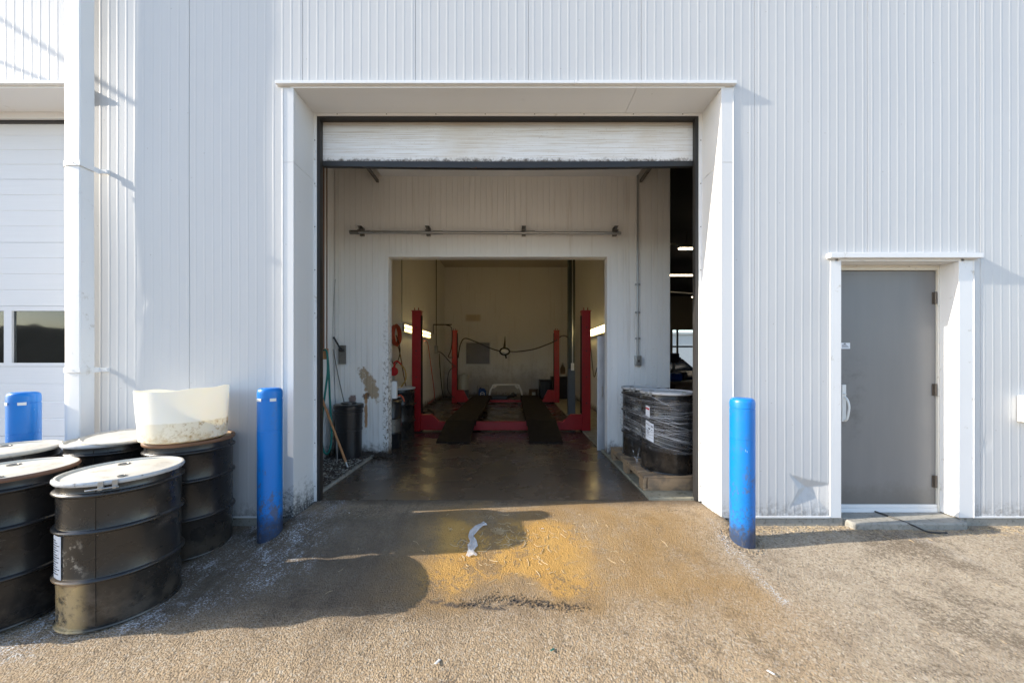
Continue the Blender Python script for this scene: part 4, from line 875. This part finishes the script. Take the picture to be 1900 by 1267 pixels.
# silver hoop stand
Dh = 12.0; a, b = at(907, 738, Dh), at(970, 738, Dh); zt = at(0, 714, Dh).z; hs = thing('hoop_stand', ((a.x + b.x) / 2, Dh, 0), 'low silver hoop frame standing between the runways at the back', 'stand')
MB().tube([(a.x, Dh, 0), (a.x + .05, Dh, .30), (a.x + .13, Dh, zt - .06), (a.x + .22, Dh, zt), (b.x - .22, Dh, zt), (b.x - .13, Dh, zt - .06), (b.x - .05, Dh, .30), (b.x, Dh, 0)], .032, 10).build('hoop', 'hoop', hs)
MB().tube([(a.x + .16, Dh - .01, zt - .12), (a.x + .26, Dh - .01, zt - .03)], .03, 8).tube([(b.x - .16, Dh - .01, zt - .12), (b.x - .26, Dh - .01, zt - .03)], .03, 8).build('gusset', 'hoop', hs)
c = at(935, 736, 11.6); tj = thing('floor_jack', (c.x, 11.6, 0), 'black floor jack lying between the runways under the silver hoop', 'jack')
MB().box(c.x - .42, c.x + .12, 11.45, 11.75, .05, .22).build('frame', 'blackp', tj, bevel=.03); MB().rod((c.x + .1, 11.6, .15), (c.x + .42, 11.6, .22), .05).ball((c.x + .3, 11.6, .22), .09).build('pump', 'blackp', tj)
for dx in (-.3, .0, .35): MB().rod((c.x + dx, 11.42, .055), (c.x + dx, 11.46, .055), .05, 14).build('wheel', 'black', tj)
# blue jug
c = at(895.5, 736, 13.0); c.z = 0; jg = thing('oil_jug', c, 'blue oil jug with a white round mark by the back wall', 'jug')
MB().box(c.x - .15, c.x + .13, 12.92, 13.1, 0, .25).prism([(c.x - .15, .25), (c.x + .13, .25), (c.x + .05, .33), (c.x - .13, .33)], 'y', 12.92, 13.1).build('body', 'bluep', jg, bevel=.02)
MB().rod((c.x - .08, 13.0, .33), (c.x - .08, 13.0, .37), .035).build('cap', 'black', jg); m = MB(); m.tube([(c.x + math.cos(q) * .075, 12.912, .12 + math.sin(q) * .075) for q in lin(0, 6.0, 16)], .014, 6, True, True); m.box(c.x - .05, c.x + .05, 12.905, 12.919, .11, .13); m.build('emblem', 'white', jg)
m = MB()
for x in (c.x - .2, c.x + .2):
    m.rod((x, 13.14, 0), (x, 13.14, .42), .008); 
for z in (.2, .42): m.rod((c.x - .2, 13.14, z), (c.x + .2, 13.14, z), .008)
for k in range(5): m.rod((c.x - .13 + k * .07, 13.14, .2), (c.x - .13 + k * .07, 13.14, .42), .004)
tag(m.build('wire_rack', 'dsteel', loc=(c.x, 13.14, 0)), 'low wire rack behind the blue oil jug', 'rack')
c = at(989.5, 737, 13.0); c.z = 0; bk = thing('bucket', c, 'small brown bucket with a pale label by the back wall', 'bucket')
MB().lathe(c, [(.14, 0), (.165, .28), (.172, .285), (.172, .30)], 32).build('body', 'brown', bk); MB().box(c.x - .06, c.x + .07, c.y - .178, c.y - .160, .09, .2).build('paper_label', 'natural', bk)
# black bins and things upon them
def bin_(x0, x1, y, h, label):
    t = thing('storage_bin', ((x0 + x1) / 2, y, 0), label, 'bin', 'black bins by the right back corner'); MB().box(x0, x1, y - .25, y + .25, .005, h - .04).build('body', 'blackp', t, bevel=.03); MB().box(x0 - .01, x1 + .01, y - .26, y + .26, h - .0395, h).build('lid', 'blackp', t, bevel=.012)
    m = MB()
    for k in range(3): x = x0 + (x1 - x0) * (k + .5) / 3; m.box(x - .02, x + .02, y - .262, y - .2505, .1, h - .08)
    m.build('rib', 'blackp', t)
a = at(1000.5, 0, 12.6).x; b = at(1021, 0, 12.6).x; bin_(a, b, 12.6, .68, 'shorter black bin left of the taller one at the back')
a2 = at(1022, 0, 12.4).x; b2 = at(1053, 0, 12.4).x; bin_(a2, b2, 12.45, .80, 'taller black bin in the right back corner')
c = at(1044, 697, 12.4); tag(MB().box(c.x - .1, c.x + .1, 12.3, 12.5, .80, .88).build('small_box', 'white', loc=(c.x, 12.4, .80), bevel=.006), 'small white box on the taller black bin', 'box')
bb = thing('spray_bottle', (c.x, 12.4, .88), 'brown bottle standing on the small white box', 'bottle'); MB().lathe((c.x, 12.4, .88), [(.075, 0), (.085, .02), (.085, .20), (.04, .30), (.03, .34)], 24).build('body', 'brown', bb); MB().lathe((c.x, 12.4, 1.22), [(.035, 0), (.035, .05), (.02, .06)], 16).build('cap', 'natural', bb)
c = at(860, 737, 12.7); c.z = 0; wt = thing('water_tank', c, 'cloudy white plastic barrel behind the left back post', 'barrel')
MB().lathe(c, [(.17, 0), (.185, .02), (.19, .82), (.17, .86), (.06, .88), (.06, .90)], 40).build('body', 'natural', wt); MB().lathe(c + Vector((0, 0, .0)), [(.187, .02), (.191, .30), (.187, .305)], 40, False, False).build('lower_band', 'bluegrey', wt)
# left wall: red hose coil, cords, red round cap
p = wl(732, 620, .06); coil = MB()
for k in range(7):
    rr = .30 + .012 * random.uniform(-1, 1); rz = .34 + .03 * random.uniform(-1, 1)
    coil.tube([(p.x + .012 * k, p.y + rr * .75 * math.cos(a), p.z - .02 + rz * .62 * math.sin(a)) for a in lin(0, 2 * math.pi * 15 / 16, 15)], .012, 6, True, True)
tag(coil.build('air_hose', 'orange', loc=p), 'red air hose coiled on a hook on the left wall', 'hose')
path('hanging_hose', [wl(735, 622, .12), wl(741, 640, .12), wl(742, 655, .12), wl(737, 672, .12), wl(729, 674, .12), wl(725, 655, .12), wl(727, 630, .12)], .011, 'black', 'dark hose loop hanging below the coiled red hose', 'hose')
path('brown_hose', [wl(738, 640, .10), wl(742, 655, .10), wl(748, 690, .10), wl(753, 716, .16)], .013, 'rust', 'brown hose running from the wall down behind the big black drum', 'hose')
c = at(730.5, 689, 6.5); pg = thing('pump_gauge', c, 'round red pump head above the black drum at the left', 'pump')
m = MB(); m.lathe((0, 0, 0), [(.001, -.02), (.07, -.02), (.082, -.01), (.082, .01), (.07, .02), (.001, .02)], 28); m.v = [(c.x + v[0], c.y + v[2], c.z + v[1]) for v in m.v]; m.build('dial', 'redp', pg)
MB().rod((c.x + .0, c.y, c.z + .05), (c.x + .02, c.y, c.z + .14), .02).tube([(c.x + .0, c.y, c.z + .15), (c.x + .06, c.y, c.z + .19), (c.x + .14, c.y, c.z + .13)], .014, 8).build('neck', 'redp', pg)
MB().rod((c.x, c.y, c.z - .07), (c.x - .0, c.y, .89), .012).build('stem', 'steel', pg)
MB().tube([(c.x + .13, c.y, c.z + .13), (c.x + .21, c.y, c.z + .02), (c.x + .22, c.y, c.z - .15), (c.x + .14, c.y - .02, c.z - .29)], .014, 8).build('outlet_hose', 'yellowhose', pg)
path('orange_cord', [wl(786, 633, .1), wl(793, 635, .1), wl(797, 660, .06), wl(801, 690, .05), wl(805, 720, .05), wl(806, 738, .06), wl(800, 745, .15), wl(795, 748, .25)], .010, 'redp', 'red cord hanging from the left tube light to the floor', 'cord')
path('floor_hose', [(-2.3, 8.1, .02), (-2.1, 8.5, .02), (-2.25, 9.0, .02), (-2.4, 8.7, .02), (-2.2, 8.2, .03), (-2.0, 8.9, .02), (-2.3, 9.6, .02)], .025, 'black', 'black hose coiled on the floor beside the left wall', 'hose')
# drums just inside the opening at left
f1 = drum('oil_drum', (-2.02, 6.25, .0), .885, 'big black oil drum with pale lid behind the partition at left', 'black drums inside the inner opening', lid='greylid', ring='greylid', bolt_deg=None)
c = Vector((-1.935, 5.56, 0)); f2 = thing('oil_keg', c, 'small dark oil keg with a grey band inside the opening at left', 'drum', 'black drums inside the inner opening')
MB().lathe(c, [(.165, 0), (.172, .01), (.172, .22), (.178, .23), (.172, .24), (.172, .46), (.178, .47), (.172, .48), (.172, .70), (.18, .705), (.18, .73), (.16, .735)], 48).build('body', 'blackp', f2)
MB().lathe(c, [(.1725, .25), (.1745, .252), (.1745, .45), (.1725, .452)], 48, False, False).build('grey_band', 'dsteel', f2)
MB().lathe(c, [(.03, .735), (.03, .80), (.015, .81)], 16).rod(c + Vector((-.0, 0, .79)), c + Vector((.16, 0, .80)), .012).build('spout', 'hoop', f2)
path('red_spout_hose', [c + Vector((.10, 0, .80)), c + Vector((.17, -.02, .82)), c + Vector((.22, -.03, .77)), c + Vector((.235, -.03, .72))], .012, 'orange', 'short red hose end hanging over the small oil keg', 'hose')
tag(MB().box(-1.80, -1.72, 5.22, 5.27, .80, 1.06).build('wall_switch', 'white', loc=(-1.76, 5.2, .8), bevel=.006), 'dirty white switch box at the left edge of the inner opening', 'switch')
# diamond plate
dp = thing('plate_sheet', (1.5, 5.35, 0), 'sheet of steel diamond plate standing inside the right edge of the opening', 'steel sheet')
MB().box(1.31, 1.78, 5.33, 5.345, .004, 1.74).build('sheet', 'diamond', dp); MB().box(1.300, 1.309, 5.322, 5.35, .004, 1.74).build('edge', 'hoop', dp); MB().rod((1.37, 5.315, .82), (1.37, 5.315, .98), .008).box(1.362, 1.378, 5.315, 5.3295, .82, .84).box(1.362, 1.378, 5.315, 5.3295, .96, .98).build('handle', 'steel', dp)
path('right_wall_cord', [(2.14, 9.6, 1.9), (2.15, 9.3, 1.1), (2.12, 9.0, .95), (2.14, 8.8, 1.2)], .01, 'black', 'dark cord drooping on the right wall behind the column', 'cord')

# ------------------------------------------------------------------ the shop seen through the gap at right
gL = 'ceiling lights in the dark shop'
def ceil_light(px, py, x1px, label):
    D = 4.05 * FPX / (668 - py); x0 = at(px, 0, D).x; t = thing('ceiling_light', (x0 + 1.2, D, HC + 4.05), label, 'light', gL)
    MB().box(x0, x0 + 2.4, D - .09, D + .09, HC + 4.10, HC + 4.16).build('housing', 'white', t); MB().rod((x0 + .04, D - .04, HC + 4.07), (x0 + 2.36, D - .04, HC + 4.07), .02).rod((x0 + .04, D + .04, HC + 4.07), (x0 + 2.36, D + .04, HC + 4.07), .02).build('tube', 'tube2', t)
    MB().rod((x0 + .3, D, HC + 4.16), (x0 + .3, D, 6.1), .01).rod((x0 + 2.1, D, HC + 4.16), (x0 + 2.1, D, 6.1), .01).build('hanger', 'dsteel', t)
ceil_light(1258, 463, 0, 'nearest and highest ceiling light in the dark shop gap')
ceil_light(1219, 512, 0, 'second ceiling light, half hidden by the partition edge')
ceil_light(1283, 552, 0, 'farthest and lowest ceiling light in the dark shop gap')
for i, (D, py, lb) in enumerate(((9.0, 452, 'higher pale pipe crossing the dark shop ceiling'), (14.0, 533, 'lower pale pipe crossing the dark shop ceiling'))):
    z = at(0, py, D).z; tag(MB().rod((2.4, D, z + .12), (9, D, z - .4), .025).build('ceiling_pipe', 'steel', loc=(3, D, z)), lb, 'pipe', 'pipes under the shop ceiling')
sw = MB(); xm = at(1257, 0, 26).x; zm = at(0, 643, 26).z
for x in (xm, xm + 1.9): sw.box(x - .06, x + .06, 25.97, 26.1, WZ0, WZ1)
xs_ = [WX0, xm - .061, xm + .061, xm + 1.839, xm + 1.961, WX1]
for i in (0, 2, 4): sw.box(xs_[i], xs_[i + 1], 25.97, 26.1, zm - .06, zm + .06)
swo = sw.build('shop_window', 'black', wh)
for i in (0, 2, 4):
    for za, zb_ in ((WZ0, zm - .061), (zm + .061, WZ1)): MB().box(xs_[i] + .001, xs_[i + 1] - .001, 26.03, 26.04, za, zb_).build('pane', 'glass', swo, smooth=False)
# parked car in the shop (front towards the camera)
def car(loc):
    L = Vector(loc); t = thing('parked_car', L, 'blue car parked inside the shop beyond the bench', 'car')
    W = .88; secs = [(0, .35, .62, .78), (.06, .25, .72, .84), (.5, .22, .84, .87), (1.15, .22, .95, .88), (1.2, .22, .97, .88), (3.3, .22, 1.0, .88), (4.1, .25, .98, .86), (4.25, .4, .75, .8)]
    m = MB(); n = 12
    for y, zb, zt, wd in secs:
        ring = [(-wd * .9, zb), (-wd, zb + .12), (-wd, zt - .18), (-wd * .93, zt - .04), (-wd * .6, zt), (0, zt + .02), (wd * .6, zt), (wd * .93, zt - .04), (wd, zt - .18), (wd, zb + .12), (wd * .9, zb), (0, zb)]
        m.v += [(L.x + x, L.y + y, L.z + z) for x, z in ring]
    for j in range(len(secs) - 1):
        for i in range(n): i2 = (i + 1) % n; m.f.append((j * n + i, j * n + i2, (j + 1) * n + i2, (j + 1) * n + i))
    m.f.append(tuple(range(n))); m.f.append(tuple((len(secs) - 1) * n + i for i in range(n))[::-1]); m.build('body', 'bluecar', t)
    g_ = MB(); cs = [(1.2, .95, .80), (1.95, 1.40, .64), (3.1, 1.42, .64), (3.7, 1.0, .78)]
    for y, z, wd in cs: g_.v += [(L.x - wd, L.y + y, L.z + z), (L.x + wd, L.y + y, L.z + z)]
    o = len(g_.v)
    for y, z, wd in cs: g_.v += [(L.x - .82, L.y + y, L.z + .95), (L.x + .82, L.y + y, L.z + .95)]
    for j in range(3):
        a = 2 * j; g_.f += [(a, a + 1, a + 3, a + 2), (a, a + 2, o + a + 2, o + a), (a + 1, o + a + 1, o + a + 3, a + 3)]
    g_.build('cabin_glass', 'bluecar', t)
    for sx in (-1, 1):
        MB().ball((L.x + sx * .62, L.y + .06, L.z + .62), .13, 10, (1.3, .5, .7)).build('headlight', 'hoop', t)
        for yy in (.75, 3.4):
            w = MB(); w.rod((L.x + sx * .72, L.y + yy, L.z + .32), (L.x + sx * .90, L.y + yy, L.z + .32), .32, 28); w.build('wheel', 'black', t, bevel=.02)
    MB().box(L.x - .45, L.x + .45, L.y - .02, L.y + .03, L.z + .42, L.z + .58).build('grille', 'black', t, bevel=.01)
car((6.35, 12.4, .024))
c = at(1270, 0, 6.2); wb = thing('work_bench', (3.3, 6.3, .022), 'brown work bench in the shop behind the wrapped drums', 'bench')
MB().box(2.75, 4.4, 6.0, 6.7, .96, 1.0).build('worktop', 'brown', wb, bevel=.004); MB().box(2.8, 4.35, 6.05, 6.65, .55, .955).build('cabinet', 'brown', wb); MB().box(2.8, 4.35, 6.08, 6.65, .12, .50).build('lower_shelf_box', 'brown', wb)
for x in (2.8, 3.45, 4.28): MB().box(x, x + .06, 6.01, 6.045, .023, .955).build('leg', 'brown', wb)
c = at(1253, 690, 6.2); gm = thing('bench_machine', (c.x, 6.3, 1.0), 'black and blue machine standing on the brown bench', 'machine')
MB().box(c.x - .10, c.x + .14, 6.2, 6.4, 1.0, 1.14).build('base', 'bluep', gm, bevel=.03); MB().rod((c.x + .02, 6.3, 1.14), (c.x + .02, 6.3, 1.35), .025).build('column', 'dsteel', gm); MB().box(c.x - .08, c.x + .09, 6.22, 6.38, 1.33, 1.50).rod((c.x + .09, 6.3, 1.40), (c.x + .15, 6.3, 1.40), .03).build('head', 'black', gm, bevel=.02)
MB().rod((c.x + .15, 6.24, 1.09), (c.x + .20, 6.24, 1.09), .07, 20).build('wheel', 'black', gm)
c = at(1284, 780, 5.8); tag(MB().ball((c.x, 5.85, .34), .11, 12, (1, .6, 1.1)).box(c.x - .04, c.x + .04, 5.83, 5.87, .44, .50).build('blue_bag', 'bluep', loc=(c.x, 5.85, .2)), 'blue plastic bag hanging on the brown bench', 'bag')

# ------------------------------------------------------------------ litter and ground details
path('ground_cable', [(3.35, 3.235, -.02), (3.40, 3.10, -.026), (3.45, 3.02, -.045), (3.52, 2.975, -.078), (3.61, 2.96, -.083), (3.68, 2.965, -.085)], .007, 'black', 'black cable running from under the grey door onto the ground', 'cable')
cm0 = 0
def crumple(name, pts, wd, mat, label, cat):
    m = MB(); k = len(pts); up = Vector((0, 0, 1)); n = 7
    for lay in (0, .0012):
        for i, p in enumerate(pts):
            p = Vector(p) ; d = (Vector(pts[min(i + 1, k - 1)]) - Vector(pts[max(i - 1, 0)])).normalized(); s_ = d.cross(up).normalized()
            for j in range(n):
                u = (j / (n - 1) - .5) * wd * (1 + .9 * mnoise.noise(Vector((i * .9, 3, 3)))) + .016 * mnoise.noise(Vector((i * 1.3, j * .6, 7))); q = p + s_ * u + up * (.012 * abs(math.sin(j * 2.1 + i * 1.3)) + .012 * abs(mnoise.noise(Vector((i * .7, j * .9, 2)))) + .004 + lay); m.v.append(tuple(q))
    for lay in (0, 1):
        o = lay * k * n
        for i in range(k - 1):
            for j in range(n - 1): m.f.append((o + i * n + j, o + i * n + j + 1, o + (i + 1) * n + j + 1, o + (i + 1) * n + j))
    return tag(m.build(name, mat, loc=pts[0]), label, cat)
def gp(px, py):                 # point of the ground under a pixel
    D = 2.6
    for _ in range(12): x = (px - 950) * D / FPX; D = (HC - ground_z(x, D)) * FPX / (py - 668)
    return Vector(((px - 950) * D / FPX, D, ground_z((px - 950) * D / FPX, D)))
cm = M('torn_film'); cm.set(col=(.80, .80, .80), rough=.3, alpha=cm.mixf(cm.noise(cm.tc, 25, 5), .15, .62)); cm.bump(cm.noise(cm.tc, 40, 4), .6, .01); MT['tornfilm'] = cm.m
crumple('plastic_scrap', [gp(x, y) for x, y in ((900, 972), (893, 976), (885, 980), (878, 988), (874, 997), (878, 1006), (877, 1015), (873, 1024), (874, 1034))], .062, 'tornfilm', 'strip of torn clear plastic lying on the ramp before the door', 'plastic')
c = gp(926, 988); m = MB()
for k in range(170):
    a = random.uniform(0, 6.28); b = random.uniform(.1, 1.2); l_ = random.uniform(.02, .06); p = c + Vector((random.gauss(0, .018), random.gauss(0, .014), .002)); q = p + Vector((math.cos(a) * math.cos(b), math.sin(a) * math.cos(b), abs(math.sin(b)) * .6)) * l_
    m.tube([p, (p + q) / 2 + Vector((0, 0, .006)), q], .0011, 3, False)
tag(m.build('straw_tuft', 'twig', loc=c), 'small tuft of dry straw beside the plastic strip', 'straw')
for (px, py, a, ln, mt, lb) in ((812, 1230, 1.2, .06, 'white', 'white plastic chip near the bottom middle of the yard'), (1025, 1208, .8, .045, 'teal', 'short green chip near the bottom middle of the yard'), (1430, 1250, 1.9, .05, 'paper', 'pale chip near the bottom edge right of the middle'), (1007, 982, .3, .03, 'paper', 'small white scrap at the tip of the bollard shadow'), (648, 953, .2, .02, 'white', 'small white scrap near the left foot of the doorway'), (492, 1050, .4, .03, 'white', 'white pebble-like scrap by the crust below the left bollard')):
    p = gp(px, py); m = MB().obox((0, 0, 0), (ln * .75, ln * .22, .004), Matrix.Rotation(a, 3, 'Z') @ Matrix.Rotation(.25, 3, 'Y')); m.v = [tuple(Vector(v) + p + Vector((0, 0, .010))) for v in m.v]
    tag(m.build('litter_chip', mt, loc=p, bevel=.002), lb, 'litter', 'small scraps lying on the yard')
# twigs and straw lying about
m = MB(); random.seed(11)
def twig(p, L_, r_):
    a = random.uniform(0, 6.28); d = Vector((math.cos(a), math.sin(a), 0)); k = Vector((-d.y, d.x, 0)) * random.uniform(-.25, .25) * L_
    P_ = [p - d * L_ / 2, p + k, p + d * L_ / 2]
    P_ = [Vector((q.x, q.y, ground_z(q.x, q.y) + r_ + random.uniform(0, .004))) for q in P_]; m.tube(P_, r_, 4)
for k in range(150):
    twig(gp(random.gauss(985, 75), min(1085, max(955, random.gauss(1010, 34)))), random.uniform(.012, .075), random.uniform(.0010, .0026))
for k in range(340): twig(Vector((random.uniform(1.95, 4.6), 3.09 - abs(random.gauss(0, .10)), 0)), random.uniform(.015, .06), random.uniform(.0008, .0018))
for k in range(70): twig(gp(random.uniform(560, 1880), random.uniform(1000, 1240)), random.uniform(.012, .05), .0011)
tag(m.build('straw_litter', 'twig'), kind='stuff')
m = MB()
def crumb(p, s):
    o = len(m.v); e = Matrix.Rotation(random.uniform(0, 3), 3, 'Z') @ Matrix.Rotation(random.uniform(-.5, .5), 3, 'X')
    m.obox(p, (s, s * random.uniform(.5, 1), s * random.uniform(.3, .6)), e)
for k in range(420):
    t = random.random(); x = -.32 + .75 * t + random.gauss(0, .03); y = 2.215 + .05 * math.sin(t * 5) + random.gauss(0, .018) + .03 * t; crumb(Vector((x, y, ground_z(x, y) + .003)), random.uniform(.003, .013))
for k in range(900):
    x = random.uniform(-4, 4.2); y = random.uniform(1.6, 3.05); crumb(Vector((x, y, ground_z(x, y) + .002)), random.uniform(.002, .008))
for k in range(300):
    a_ = random.uniform(0, 6.28); q_ = .1 + abs(random.gauss(0, .035)); bx_ = random.choice(((2.0 * .93, 2.83), (-2.003, 2.90))); x = bx_[0] + q_ * math.cos(a_); y = min(3.05, bx_[1] + q_ * math.sin(a_)); crumb(Vector((x, y, ground_z(x, y) + .003)), random.uniform(.004, .014))
for k in range(500): x = random.uniform(1.98, 4.6); y = 3.07 - abs(random.gauss(0, .06)); crumb(Vector((x, y, ground_z(x, y) + .003)), random.uniform(.004, .016))
tag(m.build('gravel', 'asphalt'), kind='stuff')
m = MB()
for k in range(2600):
    x = random.uniform(-2.54, -1.975); y = random.uniform(3.45, 5.0); s = random.uniform(.008, .035); e = Matrix.Rotation(random.uniform(0, 3), 3, 'Z') @ Matrix.Rotation(random.uniform(-.7, .7), 3, 'X')
    m.obox(Vector((x, y, .034 + random.uniform(0, .02))), (s, s * .5, s * .18), e)
for k in range(500):
    x = -2.5 + random.random() * .85; y = 5.02 - abs(random.gauss(0, .05)); s = random.uniform(.006, .025); m.obox(Vector((x, y, (.034 if x < -1.97 else .004) + abs(random.gauss(0, .02)))), (s, s, s * .4), random.uniform(0, 3))
tag(m.build('muck', 'muck'), kind='stuff')
m = MB()
for k in range(500):
    x = random.uniform(-2.54, -1.98); y = random.uniform(3.45, 4.7); s = random.uniform(.008, .03); m.obox(Vector((x, y, .05 + random.uniform(0, .012))), (s, s * .4, s * .12), Matrix.Rotation(random.uniform(0, 3), 3, 'Z') @ Matrix.Rotation(random.uniform(-.5, .5), 3, 'X'))
tag(m.build('pale_flakes', 'natural'), kind='stuff')

# ------------------------------------------------------------------ beyond: what the glass reflects and the wires that shade the wall
m = MB(); N = 160
for i in range(N):
    x = -150 + 300 * i / (N - 1); h = 8.6 + 3.4 * mnoise.noise(Vector((x * .05, 0, 0))) + 1.2 * mnoise.noise(Vector((x * .3, 2, 0)))
    m.v += [(x, -62, -1), (x, -62 - 6, h * .8), (x, -70, h), (x, -76, -1)]
for i in range(N - 1):
    for j in range(4): j2 = (j + 1) % 4; a, b = i * 4, (i + 1) * 4; m.f.append((a + j, b + j, b + j2, a + j2))
tag(m.build('hills', 'treeline'), kind='structure')
tag(MB().box(8, 60, 70, 90, -.4, 6.5).box(7.6, 60.4, 69.6, 90.4, 6.5, 6.9).build('far_building', 'farwall', loc=(30, 70, 0)), 'pale low building seen through the shop window', 'building')
dn_ = -SUN; gW = 'overhead wires left of the wall'
def wire(a, b, t1, t2, lb):
    P0 = Vector(a) + dn_ * t1; P1 = Vector(b) + dn_ * t2; d = (P1 - P0)
    path('overhead_wire', [P0 - d * 6, P0 - d * 2, P0, P1, P1 + d * .8], .016, 'black', lb, 'wire', group=gW)
wire(at(0, 36, WY), at(240, 186, WY), 5.0, 4.6, 'upper overhead wire shading the wall above the garage door')
wire(at(0, 115, WY), at(85, 150, WY), 5.0, 4.8, 'lower overhead wire shading the wall above the garage door')
